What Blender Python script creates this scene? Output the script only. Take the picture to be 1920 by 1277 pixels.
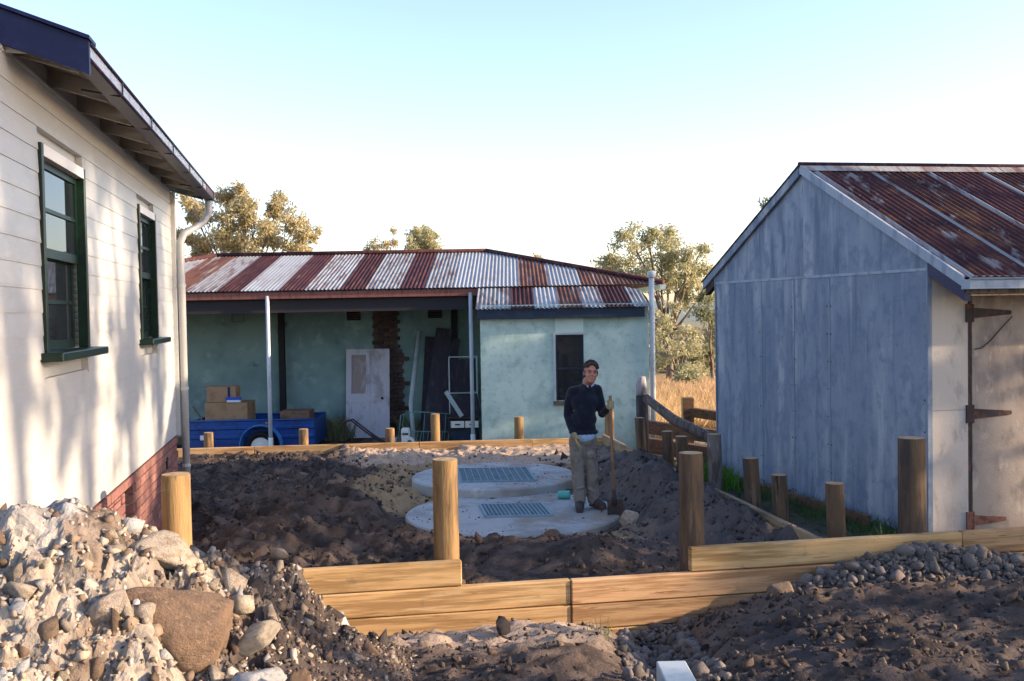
import bpy, bmesh, math, random
import numpy as np
from mathutils import Vector, Matrix
R = math.radians
rng = random.Random(7)
nr = np.random.default_rng(11)
scene = bpy.context.scene
for o in list(bpy.data.objects):
    bpy.data.objects.remove(o)

# ---------------------------------------------------------------- camera, sky, sun, exposure
cam_d = bpy.data.cameras.new('camera')
cam = bpy.data.objects.new('camera', cam_d)
scene.collection.objects.link(cam)
scene.camera = cam
cam_d.sensor_width = 36.0
cam_d.lens = 34.69
cam_d.clip_start = 0.05
cam_d.clip_end = 3000
cam.matrix_world = (Matrix.Translation((0, 0, 2.25)) @ Matrix.Rotation(R(90 - 1.69), 4, 'X') @ Matrix.Rotation(R(-1.0), 4, 'Z'))

SUN_AZ, SUN_EL = (0.991, -0.13), R(15.2)
sv = Vector((SUN_AZ[0] * math.cos(SUN_EL), SUN_AZ[1] * math.cos(SUN_EL), math.sin(SUN_EL))).normalized()
world = bpy.data.worlds.new('World')
scene.world = world
world.use_nodes = True
wn = world.node_tree
bg = wn.nodes['Background']
sky = wn.nodes.new('ShaderNodeTexSky')
sky.sky_type = 'NISHITA'
sky.sun_disc = False
sky.sun_elevation = SUN_EL
sky.sun_rotation = math.atan2(sv.x, sv.y)
sky.air_density = 1.0
sky.dust_density = 1.0
sky.ozone_density = 1.5
tint = wn.nodes.new('ShaderNodeMix'); tint.data_type = 'RGBA'; tint.blend_type = 'MULTIPLY'
tint.inputs['Factor'].default_value = 1.0; tint.inputs['B'].default_value = (.99, .925, 1.02, 1)     # the print's slightly violet-blue sky
wn.links.new(sky.outputs['Color'], tint.inputs['A']); wn.links.new(tint.outputs['Result'], bg.inputs['Color'])
bg.inputs['Strength'].default_value = 0.138
sun_d = bpy.data.lights.new('sun', 'SUN')
sun = bpy.data.objects.new('sun', sun_d)
scene.collection.objects.link(sun)
sun_d.energy = 3.5
sun_d.angle = R(0.8)
sun_d.color = (1.0, 0.77, 0.53)
sun.rotation_euler = sv.to_track_quat('Z', 'Y').to_euler()
scene.view_settings.view_transform = 'Standard'
scene.view_settings.look = 'None'
scene.view_settings.gamma = 1.0
scene.view_settings.exposure = 1.72
scene.view_settings.use_curve_mapping = False

# ---------------------------------------------------------------- helpers
COL = scene.collection
def tag(o, label=None, cat=None, group=None, kind=None):
    if label: o['label'] = label
    if cat: o['category'] = cat
    if group: o['group'] = group
    if kind: o['kind'] = kind
    return o
def empty(name, loc, label=None, cat=None, group=None):
    o = bpy.data.objects.new(name, None)
    o.empty_display_size = 0.1
    COL.objects.link(o); o.location = loc
    return tag(o, label, cat, group)
def wloc(o):
    v = Vector((0, 0, 0))
    while o is not None:
        v += o.location; o = o.parent
    return v
def link(name, me, parent=None, loc=(0, 0, 0), rot=(0, 0, 0), sc=(1, 1, 1)):
    """object with world location loc (parents are never rotated or scaled)"""
    o = bpy.data.objects.new(name, me)
    COL.objects.link(o)
    if parent is not None:
        o.parent = parent
        loc = Vector(loc) - wloc(parent)
    o.location = loc; o.rotation_euler = rot; o.scale = sc
    return o

class Frame:
    def __init__(s, O, ux, uy=None, z0=0.0):
        s.O = Vector((O[0], O[1], z0)); s.ux = Vector((ux[0], ux[1], 0)).normalized()
        s.uy = Vector((uy[0], uy[1], 0)).normalized() if uy else Vector((-s.ux.y, s.ux.x, 0))
    def __call__(s, x, y, z):
        return s.O + s.ux * x + s.uy * y + Vector((0, 0, z))
WF = Frame((0, 0), (1, 0))

class MB:
    def __init__(s): s.v = []; s.f = []
    def add(s, vs, fs):
        b = len(s.v); s.v += [tuple(p) for p in vs]
        s.f += [tuple(i + b for i in f) for f in fs]; return s
    def box(s, x0, x1, y0, y1, z0, z1, F=WF, c=0.0):
        if c <= 0:
            p = [F(x, y, z) for z in (z0, z1) for y in (y0, y1) for x in (x0, x1)]
            return s.add(p, [(0, 2, 3, 1), (4, 5, 7, 6), (0, 1, 5, 4), (2, 6, 7, 3), (0, 4, 6, 2), (1, 3, 7, 5)])
        vs = []; idx = {}
        X = (x0, x1); Y = (y0, y1); Z = (z0, z1); sg = (1, -1)
        for i in (0, 1):
            for j in (0, 1):
                for k in (0, 1):
                    for a in range(3):
                        d = [c * sg[i], c * sg[j], c * sg[k]]; d[a] = 0
                        idx[(i, j, k, a)] = len(vs)
                        vs.append(F(X[i] + d[0], Y[j] + d[1], Z[k] + d[2]))
        fs = []
        for a in range(3):
            b, e = [q for q in range(3) if q != a]
            for sd in (0, 1):
                cyc = []
                for (m, n) in ((0, 0), (1, 0), (1, 1), (0, 1)):
                    t = [0, 0, 0]; t[a] = sd; t[b] = m; t[e] = n
                    cyc.append(idx[(t[0], t[1], t[2], a)])
                fs.append(tuple(cyc))
        for a in range(3):           # edges along axis a
            b, e = [q for q in range(3) if q != a]
            for m in (0, 1):
                for n in (0, 1):
                    t0 = [0, 0, 0]; t0[b] = m; t0[e] = n; t1 = list(t0); t1[a] = 1
                    fs.append((idx[(*t0, b)], idx[(*t1, b)], idx[(*t1, e)], idx[(*t0, e)]))
        for i in (0, 1):
            for j in (0, 1):
                for k in (0, 1):
                    fs.append((idx[(i, j, k, 0)], idx[(i, j, k, 1)], idx[(i, j, k, 2)]))
        return s.add(vs, fs)
    def hexa(s, p):      # 8 points, bottom ring then top ring
        return s.add(p, [(3, 2, 1, 0), (4, 5, 6, 7), (0, 1, 5, 4), (1, 2, 6, 5), (2, 3, 7, 6), (3, 0, 4, 7)])
    def bar(s, a, b, w, h, up=(0, 0, 1)):
        a = Vector(a); b = Vector(b); d = (b - a).normalized(); up = Vector(up)
        if abs(d.dot(up)) > .98: up = Vector((0, 1, 0))
        r = d.cross(up).normalized(); u = r.cross(d)
        p = []
        for q in (a, b):
            p += [q - r * w / 2 - u * h / 2, q + r * w / 2 - u * h / 2, q + r * w / 2 + u * h / 2, q - r * w / 2 + u * h / 2]
        return s.hexa(p)
    def tube(s, pts, rad, n=8, cap=True):
        pts = [Vector(p) for p in pts]
        if not hasattr(rad, '__len__'): rad = [rad] * len(pts)
        base = len(s.v); ref = None
        for i, p in enumerate(pts):
            d = (pts[min(i + 1, len(pts) - 1)] - pts[max(i - 1, 0)]).normalized()
            if ref is None:
                ref = Vector((0, 0, 1)) if abs(d.z) < .9 else Vector((1, 0, 0))
            r = d.cross(ref)
            if r.length < 1e-4: r = d.cross(Vector((0, 1, 0)))
            r.normalize(); u = r.cross(d); ref = u
            for k in range(n):
                t = 2 * math.pi * k / n
                s.v.append(tuple(p + (r * math.cos(t) + u * math.sin(t)) * rad[i]))
        for i in range(len(pts) - 1):
            for k in range(n):
                a = base + i * n + k; b = base + i * n + (k + 1) % n
                s.f.append((a, b, b + n, a + n))
        if cap:
            s.f.append(tuple(base + k for k in reversed(range(n))))
            s.f.append(tuple(base + (len(pts) - 1) * n + k for k in range(n)))
        return s
    def ball(s, c, r, n=10, m=7, rot=None):
        c = Vector(c); r = Vector(r if hasattr(r, '__len__') else (r, r, r))
        vs = []; fs = []
        for i in range(m + 1):
            ph = math.pi * i / m
            for k in range(n):
                t = 2 * math.pi * k / n
                q = Vector((r.x * math.sin(ph) * math.cos(t), r.y * math.sin(ph) * math.sin(t), r.z * math.cos(ph)))
                if rot: q = rot @ q
                vs.append(c + q)
        for i in range(m):
            for k in range(n):
                a = i * n + k; b = i * n + (k + 1) % n
                fs.append((a, a + n, b + n, b))
        return s.add(vs, fs)
    def build(s, name, mat, parent=None, smooth=False, fix=True):
        me = bpy.data.meshes.new(name)
        off = wloc(parent) if parent is not None else Vector((0, 0, 0))
        me.from_pydata([tuple(Vector(p) - off) for p in s.v], [], s.f)
        if fix:
            bm = bmesh.new(); bm.from_mesh(me)
            bmesh.ops.remove_doubles(bm, verts=bm.verts, dist=1e-6)
            bmesh.ops.recalc_face_normals(bm, faces=bm.faces); bm.to_mesh(me); bm.free()
        if smooth: me.shade_smooth()
        if mat: me.materials.append(mat)
        o = bpy.data.objects.new(name, me); COL.objects.link(o)
        if parent is not None: o.parent = parent
        return o
    def top(s, name, mat, label, cat, group=None, smooth=False, origin=None):
        """a thing that is one mesh, with its origin at its base"""
        a = np.array(s.v)
        og = Vector(origin) if origin else Vector((float(a[:, 0].mean()), float(a[:, 1].mean()), float(a[:, 2].min())))
        s.v = [tuple(Vector(p) - og) for p in s.v]
        o = s.build(name, mat, None, smooth); o.location = og
        return tag(o, label, cat, group)

def soften(o, ang=35):
    """smooth shading with hard edges kept above ang degrees"""
    me = o.data; bm = bmesh.new(); bm.from_mesh(me)
    for f in bm.faces: f.smooth = True
    for e in bm.edges:
        if len(e.link_faces) == 2 and e.calc_face_angle(0) > R(ang): e.smooth = False
    bm.to_mesh(me); bm.free(); return o

# value noise in numpy
def vnoise(x, y, seed=0):
    x = np.asarray(x, float); y = np.asarray(y, float)
    xi = np.floor(x).astype(np.int64); yi = np.floor(y).astype(np.int64)
    fx = x - xi; fy = y - yi
    fx = fx * fx * (3 - 2 * fx); fy = fy * fy * (3 - 2 * fy)
    def h(a, b):
        n = (a * 374761393 + b * 668265263 + seed * 974634777) & 0xffffffff
        n = ((n ^ (n >> 13)) * 1274126177) & 0xffffffff
        n = (n ^ (n >> 16)) & 0xffffffff
        return n / 4294967295.0
    return ((h(xi, yi) * (1 - fx) + h(xi + 1, yi) * fx) * (1 - fy) + (h(xi, yi + 1) * (1 - fx) + h(xi + 1, yi + 1) * fx) * fy)
def fbm(x, y, scale, octv=4, seed=0, gain=.5):
    s = 0; a = 1; t = 0
    for i in range(octv):
        s = s + a * (vnoise(np.asarray(x) * scale + 17.3 * i, np.asarray(y) * scale - 9.1 * i, seed + i) - .5); t += a
        a *= gain; scale *= 2.03
    return s / t * 2
def worley(x, y, scale, seed=0):
    """broken-clod relief: nearest jittered cell; returns (height with tilted faces, edge distance, cell id in 0..1)"""
    x = np.asarray(x, float) * scale; y = np.asarray(y, float) * scale
    xi = np.floor(x); yi = np.floor(y)
    def h(a, b, k):
        n = (a.astype(np.int64) * 374761393 + b.astype(np.int64) * 668265263 + (seed * 131 + k) * 974634777) & 0xffffffff
        n = ((n ^ (n >> 13)) * 1274126177) & 0xffffffff
        return ((n ^ (n >> 16)) & 0xffffffff) / 4294967295.0
    d1 = np.full(x.shape, 9.0); d2 = np.full(x.shape, 9.0); hh = np.zeros(x.shape); cid = np.zeros(x.shape)
    for i in (-1, 0, 1):
        for j in (-1, 0, 1):
            a = xi + i; b = yi + j; cx = a + h(a, b, 1); cy = b + h(a, b, 2); d = np.hypot(x - cx, y - cy)
            v = h(a, b, 3) + (x - cx) * (h(a, b, 4) - .5) * 1.6 + (y - cy) * (h(a, b, 5) - .5) * 1.6; c = h(a, b, 6)
            n = d < d1; d2 = np.where(n, d1, np.minimum(d2, d)); hh = np.where(n, v, hh); cid = np.where(n, c, cid); d1 = np.where(n, d, d1)
    return hh, d2 - d1, cid
def sstep(a, b, x):
    t = np.clip((np.asarray(x, float) - a) / (b - a), 0, 1); return t * t * (3 - 2 * t)

# ---------------------------------------------------------------- materials
MATS = {}
def mat(name, base, layers=(), rough=.8, bump=0, bscale=30, bstretch=(1, 1, 1), metal=0, rand=0.0, hue=0.0, spec=.3, coord='Object', rmix=None, attr=None, trans=0):
    m = bpy.data.materials.new(name); m.use_nodes = True
    nt = m.node_tree; N = nt.nodes; L = nt.links
    b = N['Principled BSDF']
    b.inputs['Roughness'].default_value = rough; b.inputs['Metallic'].default_value = metal
    b.inputs['Specular IOR Level'].default_value = spec
    tc = N.new('ShaderNodeTexCoord'); oi = N.new('ShaderNodeObjectInfo')
    ad = N.new('ShaderNodeVectorMath'); ad.operation = 'MULTIPLY_ADD'
    cb = N.new('ShaderNodeCombineXYZ')
    for k in range(3): L.new(oi.outputs['Random'], cb.inputs[k])
    L.new(cb.outputs[0], ad.inputs[0]); ad.inputs[1].default_value = (31.7, 17.1, 23.3) if rand or hue else (0, 0, 0)
    L.new(tc.outputs[coord], ad.inputs[2])
    def nz(scale, stretch, detail=5, rough_=.6):
        mp = N.new('ShaderNodeMapping'); mp.inputs['Scale'].default_value = stretch
        L.new(ad.outputs[0], mp.inputs['Vector'])
        t = N.new('ShaderNodeTexNoise'); t.inputs['Scale'].default_value = scale
        t.inputs['Detail'].default_value = detail; t.inputs['Roughness'].default_value = rough_
        L.new(mp.outputs[0], t.inputs['Vector']); return t.outputs['Fac']
    rgb = N.new('ShaderNodeRGB'); rgb.outputs[0].default_value = (*base, 1); cur = rgb.outputs[0]
    if attr:
        at = N.new('ShaderNodeAttribute'); at.attribute_name = attr; cur = at.outputs['Color']
    for ly in layers:
        c, sc, lo, hi = ly[:4]; st = ly[4] if len(ly) > 4 else (1, 1, 1); mx = ly[5] if len(ly) > 5 else 1.0
        mr = N.new('ShaderNodeMapRange'); mr.interpolation_type = 'SMOOTHSTEP'
        L.new(nz(sc, st), mr.inputs['Value'])
        mr.inputs['From Min'].default_value = lo; mr.inputs['From Max'].default_value = hi
        mr.inputs['To Max'].default_value = mx
        mi = N.new('ShaderNodeMix'); mi.data_type = 'RGBA'
        L.new(mr.outputs[0], mi.inputs['Factor']); L.new(cur, mi.inputs['A']); mi.inputs['B'].default_value = (*c, 1)
        cur = mi.outputs['Result']
    if rand or hue:
        hs = N.new('ShaderNodeHueSaturation')
        mr = N.new('ShaderNodeMapRange'); L.new(oi.outputs['Random'], mr.inputs['Value'])
        mr.inputs['To Min'].default_value = 1 - rand; mr.inputs['To Max'].default_value = 1 + rand
        L.new(mr.outputs[0], hs.inputs['Value'])
        if hue:
            m2 = N.new('ShaderNodeMath'); m2.operation = 'MULTIPLY_ADD'
            fr = N.new('ShaderNodeMath'); fr.operation = 'FRACT'; ml = N.new('ShaderNodeMath'); ml.operation = 'MULTIPLY'
            L.new(oi.outputs['Random'], ml.inputs[0]); ml.inputs[1].default_value = 7.31; L.new(ml.outputs[0], fr.inputs[0])
            L.new(fr.outputs[0], m2.inputs[0]); m2.inputs[1].default_value = hue; m2.inputs[2].default_value = .5 - hue / 2
            L.new(m2.outputs[0], hs.inputs['Hue'])
        L.new(cur, hs.inputs['Color']); cur = hs.outputs['Color']
    L.new(cur, b.inputs['Base Color'])
    if bump:
        bp = N.new('ShaderNodeBump'); bp.inputs['Strength'].default_value = bump; bp.inputs['Distance'].default_value = .02
        L.new(nz(bscale, bstretch, 6, .65), bp.inputs['Height']); L.new(bp.outputs[0], b.inputs['Normal'])
    if trans:
        tr = N.new('ShaderNodeBsdfTranslucent'); L.new(cur, tr.inputs['Color'])
        ms = N.new('ShaderNodeMixShader'); ms.inputs[0].default_value = trans
        L.new(b.outputs[0], ms.inputs[1]); L.new(tr.outputs[0], ms.inputs[2])
        L.new(ms.outputs[0], N['Material Output'].inputs['Surface'])
    MATS[name] = m; return m

M_cream = mat('cream_weatherboard_paint', (.43, .43, .415), [((.34, .34, .325), 3, .5, .75, (1, 1, 3), .5), ((.50, .50, .485), 9, .5, .7, (1, 1, 4), .5), ((.30, .285, .26), 1.6, .58, .78, (1, 1, .6), .4)], rough=.4, bump=.1, bscale=60, rand=.03, spec=.45)
M_eave = mat('grimy_eave_timber', (.36, .33, .28), [((.24, .215, .18), 4, .45, .7), ((.32, .29, .24), 8, .56, .72)], rough=.8, bump=.15, rand=.1)
M_white = mat('white_paint', (.78, .76, .71), [((.55, .52, .46), 6, .58, .8, (1, 1, 1), .6)], rough=.5, bump=.1, bscale=40)
M_navy = mat('navy_paint', (.008, .011, .055), [((.016, .02, .08), 8, .45, .7)], rough=.45, bump=.1)
M_green = mat('dark_green_paint', (.004, .017, .010), [((.009, .034, .019), 12, .5, .7)], rough=.4, bump=.1)
M_glass = mat('window_glass', (.02, .025, .03), rough=.03, spec=.9)
M_dark = mat('dark_interior', (.008, .008, .009), rough=.9)
M_brick = mat('red_brick', (.21, .095, .08), [((.13, .065, .06), 14, .5, .7), ((.30, .17, .135), 6, .55, .75)], rough=.9, bump=.4, bscale=60, rand=.22, hue=.02)
M_mortar = mat('mortar', (.36, .32, .28), [((.22, .2, .18), 10, .4, .7)], rough=.95, bump=.4)
M_gut_d = mat('gutter_paint_dark', (.03, .025, .05), [((.12, .04, .03), 5, .55, .7)], rough=.4)
M_gut_r = mat('gutter_red_brown', (.16, .04, .03), [((.08, .03, .03), 6, .5, .7)], rough=.5)
M_gut_w = mat('gutter_pale', (.5, .52, .55), [((.3, .3, .33), 6, .5, .7)], rough=.4)
M_pine = mat('treated_pine', (.52, .32, .15), [((.26, .145, .058), 2.2, .42, .60, (.5, .5, 9), .85), ((.52, .36, .19), 4, .52, .66, (.5, .5, 12), .75), ((.17, .08, .032), 3.0, .62, .68, (.55, .55, 7), .9), ((.12, .055, .027), 4.5, .70, .74, (1, 1, 1.3), .9), ((.24, .20, .11), 1.3, .55, .72, (1, 1, 2), .55), ((.15, .12, .09), 6, .64, .74, (1, 1, 1), .5)], rough=.82, bump=.28, bscale=9, bstretch=(.7, .7, 14), rand=.14, hue=.014)
M_pine_w = mat('weathered_sleeper', (.36, .26, .15), [((.20, .15, .10), 3, .42, .65, (1.0, 1.0, 12), .9), ((.46, .34, .2), 6, .55, .7, (1, 1, 8), .7)], rough=.85, bump=.3, bscale=14, bstretch=(1, 1, 10), rand=.12)
M_post = mat('round_pine_post', (.27, .165, .075), [((.16, .095, .045), 4, .42, .60, (3, 3, .35), .9), ((.055, .042, .033), 2.6, .52, .66, (2.6, 2.6, .5), .85), ((.36, .235, .115), 5, .57, .7, (4, 4, .4), .6), ((.02, .015, .012), 1, .66, .69, (26, 26, .9), .9)], rough=.88, bump=.4, bscale=24, bstretch=(3, 3, .4), rand=.14, hue=.015)
M_post_d = mat('dark_weathered_post', (.125, .08, .046), [((.055, .043, .036), 4, .42, .62, (3, 3, .4), .9), ((.20, .145, .10), 6, .58, .7, (3, 3, .4), .6), ((.04, .034, .033), 2.2, .55, .7, (2.5, 2.5, .5), .8), ((.015, .012, .011), 1, .66, .69, (26, 26, .9), .9)], rough=.9, bump=.4, bscale=26, bstretch=(3, 3, .4), rand=.14)
M_postend = mat('post_end_grain', (.42, .30, .17), [((.27, .18, .10), 20, .45, .65)], rough=.85, bump=.2, bscale=50)
M_oldwood = mat('old_grey_timber', (.16, .135, .12), [((.07, .06, .055), 6, .45, .62, (3, 3, .6), .9), ((.27, .24, .22), 8, .58, .7, (3, 3, .6), .8)], rough=.9, bump=.5, bscale=25, bstretch=(3, 3, .6), rand=.15)
M_brownwood = mat('old_brown_sleeper', (.13, .075, .045), [((.06, .04, .03), 5, .45, .65, (2, 2, 6), .9), ((.22, .13, .075), 7, .58, .7, (2, 2, 6), .8)], rough=.9, bump=.5, bscale=22, bstretch=(1, 1, 6), rand=.2)
M_galv = mat('galvanised_sheet', (.29, .31, .325), [((.17, .13, .115), 2.2, .50, .70, (1.6, .6, 1), .5), ((.13, .058, .047), 1, .58, .70, (13, 1.4, 1), .6), ((.36, .38, .39), 1, .55, .7, (9, .5, 1), .5)], rough=.6, bump=.06, rand=.1, spec=.3)
M_galvr = mat('galvanised_sheet_rusting', (.27, .285, .295), [((.14, .07, .058), 2.2, .48, .68, (2.2, .5, 1), .65), ((.095, .037, .034), 1, .50, .64, (13, 1.6, 1), .75), ((.21, .105, .06), 24, .60, .70, (2, 1, 1), .5)], rough=.7, bump=.12, rand=.14, spec=.22)
M_rust = mat('rusted_sheet', (.062, .025, .029), [((.04, .018, .024), 3, .42, .62, (1.5, .7, 1), .9), ((.11, .048, .038), 1, .50, .66, (12, .9, 1), .75), ((.17, .13, .115), 5, .62, .72, (3, .5, 1), .6), ((.24, .20, .18), 30, .68, .74, (2, 1, 1), .7)], rough=.88, bump=.2, rand=.18, hue=.015, spec=.1)
M_rusto = mat('orange_rusted_sheet', (.125, .056, .036), [((.065, .029, .028), 2.5, .44, .60, (2, .6, 1), .9), ((.26, .255, .255), 1, .54, .66, (11, .6, 1), .75), ((.21, .10, .05), 22, .56, .68, (2, 1, 1), .6)], rough=.8, bump=.15, rand=.15, spec=.18)
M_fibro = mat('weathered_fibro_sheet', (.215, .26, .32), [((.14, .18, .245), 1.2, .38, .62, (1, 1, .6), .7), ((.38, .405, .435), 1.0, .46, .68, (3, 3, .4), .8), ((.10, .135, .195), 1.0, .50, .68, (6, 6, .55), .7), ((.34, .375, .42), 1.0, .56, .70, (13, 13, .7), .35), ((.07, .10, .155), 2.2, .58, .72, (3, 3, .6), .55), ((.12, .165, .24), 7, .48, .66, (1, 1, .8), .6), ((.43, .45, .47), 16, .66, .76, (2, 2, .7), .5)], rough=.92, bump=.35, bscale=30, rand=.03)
M_shedroof = mat('patchy_rusted_iron', (.07, .029, .03), [((.045, .02, .024), 2, .42, .62, (1, 1, 1), .9), ((.20, .085, .045), 1.7, .50, .66, (1.3, 1, 1), .75), ((.29, .28, .27), 2.4, .56, .68, (2.2, .9, 1), .75), ((.11, .045, .036), 1, .50, .66, (12, 1.4, 1), .7), ((.36, .31, .27), 30, .66, .72, (1, 1, 1), .8)], rough=.85, bump=.2, rand=.2, hue=.015, spec=.12)
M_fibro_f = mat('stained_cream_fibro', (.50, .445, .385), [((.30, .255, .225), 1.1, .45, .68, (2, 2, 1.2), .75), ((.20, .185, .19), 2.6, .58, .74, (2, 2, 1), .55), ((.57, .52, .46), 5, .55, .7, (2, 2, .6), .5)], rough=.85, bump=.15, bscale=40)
M_fibro_d = mat('grimy_door_sheet', (.36, .295, .24), [((.20, .165, .145), 1.3, .42, .64, (2, 2, 1.2), .85), ((.11, .10, .105), 2.4, .54, .72, (2, 2, 1), .7), ((.48, .41, .34), 6, .58, .7, (2, 2, .8), .6)], rough=.85, bump=.2, bscale=40)
M_cover = mat('pale_cover_strip', (.30, .345, .40), [((.18, .22, .28), 4, .45, .65, (2, 2, .6), .8)], rough=.88, bump=.2)
M_iron = mat('rusty_iron', (.045, .035, .035), [((.13, .055, .035), 12, .5, .68)], rough=.8, bump=.3)
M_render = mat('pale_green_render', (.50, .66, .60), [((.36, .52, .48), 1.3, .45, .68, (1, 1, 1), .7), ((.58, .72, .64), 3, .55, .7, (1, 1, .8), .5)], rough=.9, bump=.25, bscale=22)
M_navydk = mat('dark_blue_fascia', (.012, .028, .055), [((.025, .045, .08), 6, .5, .7)], rough=.5, bump=.1)
M_redbeam = mat('red_brown_beam', (.22, .085, .07), [((.12, .05, .045), 5, .45, .65, (4, 1, 1), .8)], rough=.75, bump=.2)
M_pipe = mat('galvanised_pipe', (.50, .54, .58), [((.36, .40, .45), 5, .45, .65, (2, 2, .5), .8)], rough=.45, spec=.5)
M_pvc = mat('pale_pvc', (.40, .455, .475), [((.30, .36, .38), 5, .5, .7)], rough=.5)  # white plastic darkened: its bluish shade is put into the colour
M_conc = mat('concrete', (.36, .375, .375), [((.24, .25, .25), 2.5, .42, .66, (1, 1, 1), .8), ((.27, .21, .145), 1.3, .50, .70, (1, 1, 1), .75), ((.54, .56, .56), 8, .58, .72, (1, 1, 1), .5)], rough=.9, bump=.25, bscale=45)
M_grate = mat('galvanised_grate', (.20, .30, .36), [((.12, .18, .22), 8, .5, .7)], rough=.5, metal=.2)

# ---------------------------------------------------------------- ground
def wall_y(x): return 7.62 + .16 * np.asarray(x, float)          # front face line of the near retaining wall
def right_x(y): return 1.5 + (16.3 - np.asarray(y, float)) * .161  # line of the edging on the shed side
def back_y(x): return 16.2 + .075 * (np.asarray(x, float))        # line of the edging at the back
def heap_h(x, y):
    a = np.interp(x, [-3.2, -2.6, -2.2, -1.85, -1.45, -1.26, -1.03, -.75, -.45], [.75, .96, 1.0, .83, .58, .47, .24, .1, 0])
    yr = np.interp(x, [-2.6, -2.0, -1.3, -.6], [4.85, 4.95, 5.5, 5.6])
    d = y - yr
    g = np.where(d > 0, np.exp(-(d / .62) ** 2), np.exp(-(d / 1.0) ** 2))
    return a * g
def ground_h(x, y, detail=True):
    x = np.asarray(x, float); y = np.asarray(y, float)
    wy = wall_y(x); d = wy - y                                    # distance in front of the wall
    inside = (y > wy + .037)
    # yard
    n1 = fbm(x, y, .9, 3, 3); n2 = fbm(x, y, 2.6, 4, 5)
    rough = np.clip(.35 + .65 * sstep(.2, -.8, x) + .8 * sstep(1.0, 1.6, x), 0, 1.2)
    rg = 1 - np.abs(fbm(x, y, 2.1, 4, 15, .55))
    yard = .02 + .05 * n1 * rough + .07 * n2 * rough + .16 * (rg ** 3 - .45) * np.clip(rough - .3, 0, 1) * sstep(15.2, 13.5, y)
    yard = yard + .17 * np.exp(-(((x + 2.1) / .75) ** 2 + ((y - 11.0) / 1.6) ** 2)) * (1 + .6 * n2)
    yard = yard + .10 * np.exp(-(((x - .1) / 1.3) ** 2 + ((y - 9.1) / .5) ** 2)) + .16 * np.exp(-(((x - .72) / .25) ** 2 + ((y - 8.75) / .3) ** 2))
    # soil banked up towards the shed-side edging
    rx = right_x(y)
    yard = yard + .30 * np.exp(-((x - rx + .45) / .42) ** 2) * sstep(9.0, 10.2, y) * sstep(15.2, 13.0, y) * (1 + .5 * n1)
    # hollow round the tank lids
    for (cx, cy, r, z) in ((-.02, 11.05, 1.22, -.04), (-.27, 12.98, 1.10, .0)):
        q = np.hypot(x - cx, y - cy); yard = yard * sstep(r - .02, r + .45, q) + (z - .04) * (1 - sstep(r - .02, r + .45, q))
    yard = yard * sstep(-.05, .12, y - wy) + .06 * (1 - sstep(-.05, .12, y - wy))
    # ground beyond the yard
    bk = sstep(.02, .25, y - back_y(x)) * sstep(0.0, -.3, x - rx - .25)
    z = yard * (1 - bk) + (-.56 + .02 * n1) * bk
    rt = sstep(.02, .12, x - rx)
    side = .03 + .03 * n1 - .30 * sstep(12.5, 17, y)
    z = z * (1 - rt) + side * rt
    far = sstep(18.5, 21, y); z = z * (1 - far) + (-.25 - .65 * sstep(24, 42, y) - 1.6 * sstep(45, 120, y)) * far
    lf = sstep(-5.2, -7, x) * (y < 16); z = z * (1 - lf) + .02 * lf
    # in front of the wall
    hump = np.interp(d, [-.2, 0, .25, .8, 1.3, 2.8, 8], [-.24, -.21, -.12, .04, .12, .33, .62])
    bank = np.interp(d, [-.2, 0, .35, .75, 1.1, 2.8, 8], [-.22, -.20, -.06, .14, .22, .34, .62])
    w = sstep(1.2, 2.2, x)
    fr = hump * (1 - w) + bank * w
    fr = fr - .34 * np.exp(-((x - .98 + .08 * (d - 1)) / .30) ** 2) * sstep(3.4, 1.2, d)
    fr = fr + .05 * fbm(x, y, 1.3, 4, 21) + .04 * fbm(x, y, 5, 3, 23) * sstep(1.2, 1.9, x) + .03 * fbm(x, y, 4, 3, 29)
    fr = fr * 1.0
    lf2 = sstep(-2.0, -2.6, x) * sstep(.9, .2, d)
    z = np.where(inside, z, fr)
    if detail:
        amp = np.where(inside, .034 * rough + .01, .026)
        amp = amp * sstep(20, 18, y) * (1 - bk * .8)
        w1, e1, c1 = worley(x + .05 * fbm(x, y, 6, 2, 3), y, 7.5, 3); w2, e2, c2 = worley(x, y, 17, 5)
        z = z + amp * (1.5 * (w1 - .5) * sstep(0, .25, e1) + .7 * (w2 - .5) * sstep(0, .3, e2))
        z = z + amp * .7 * fbm(x, y, 7, 4, 41, .6) + amp * .5 * np.abs(fbm(x, y, 16, 3, 47))
    return z

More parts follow.
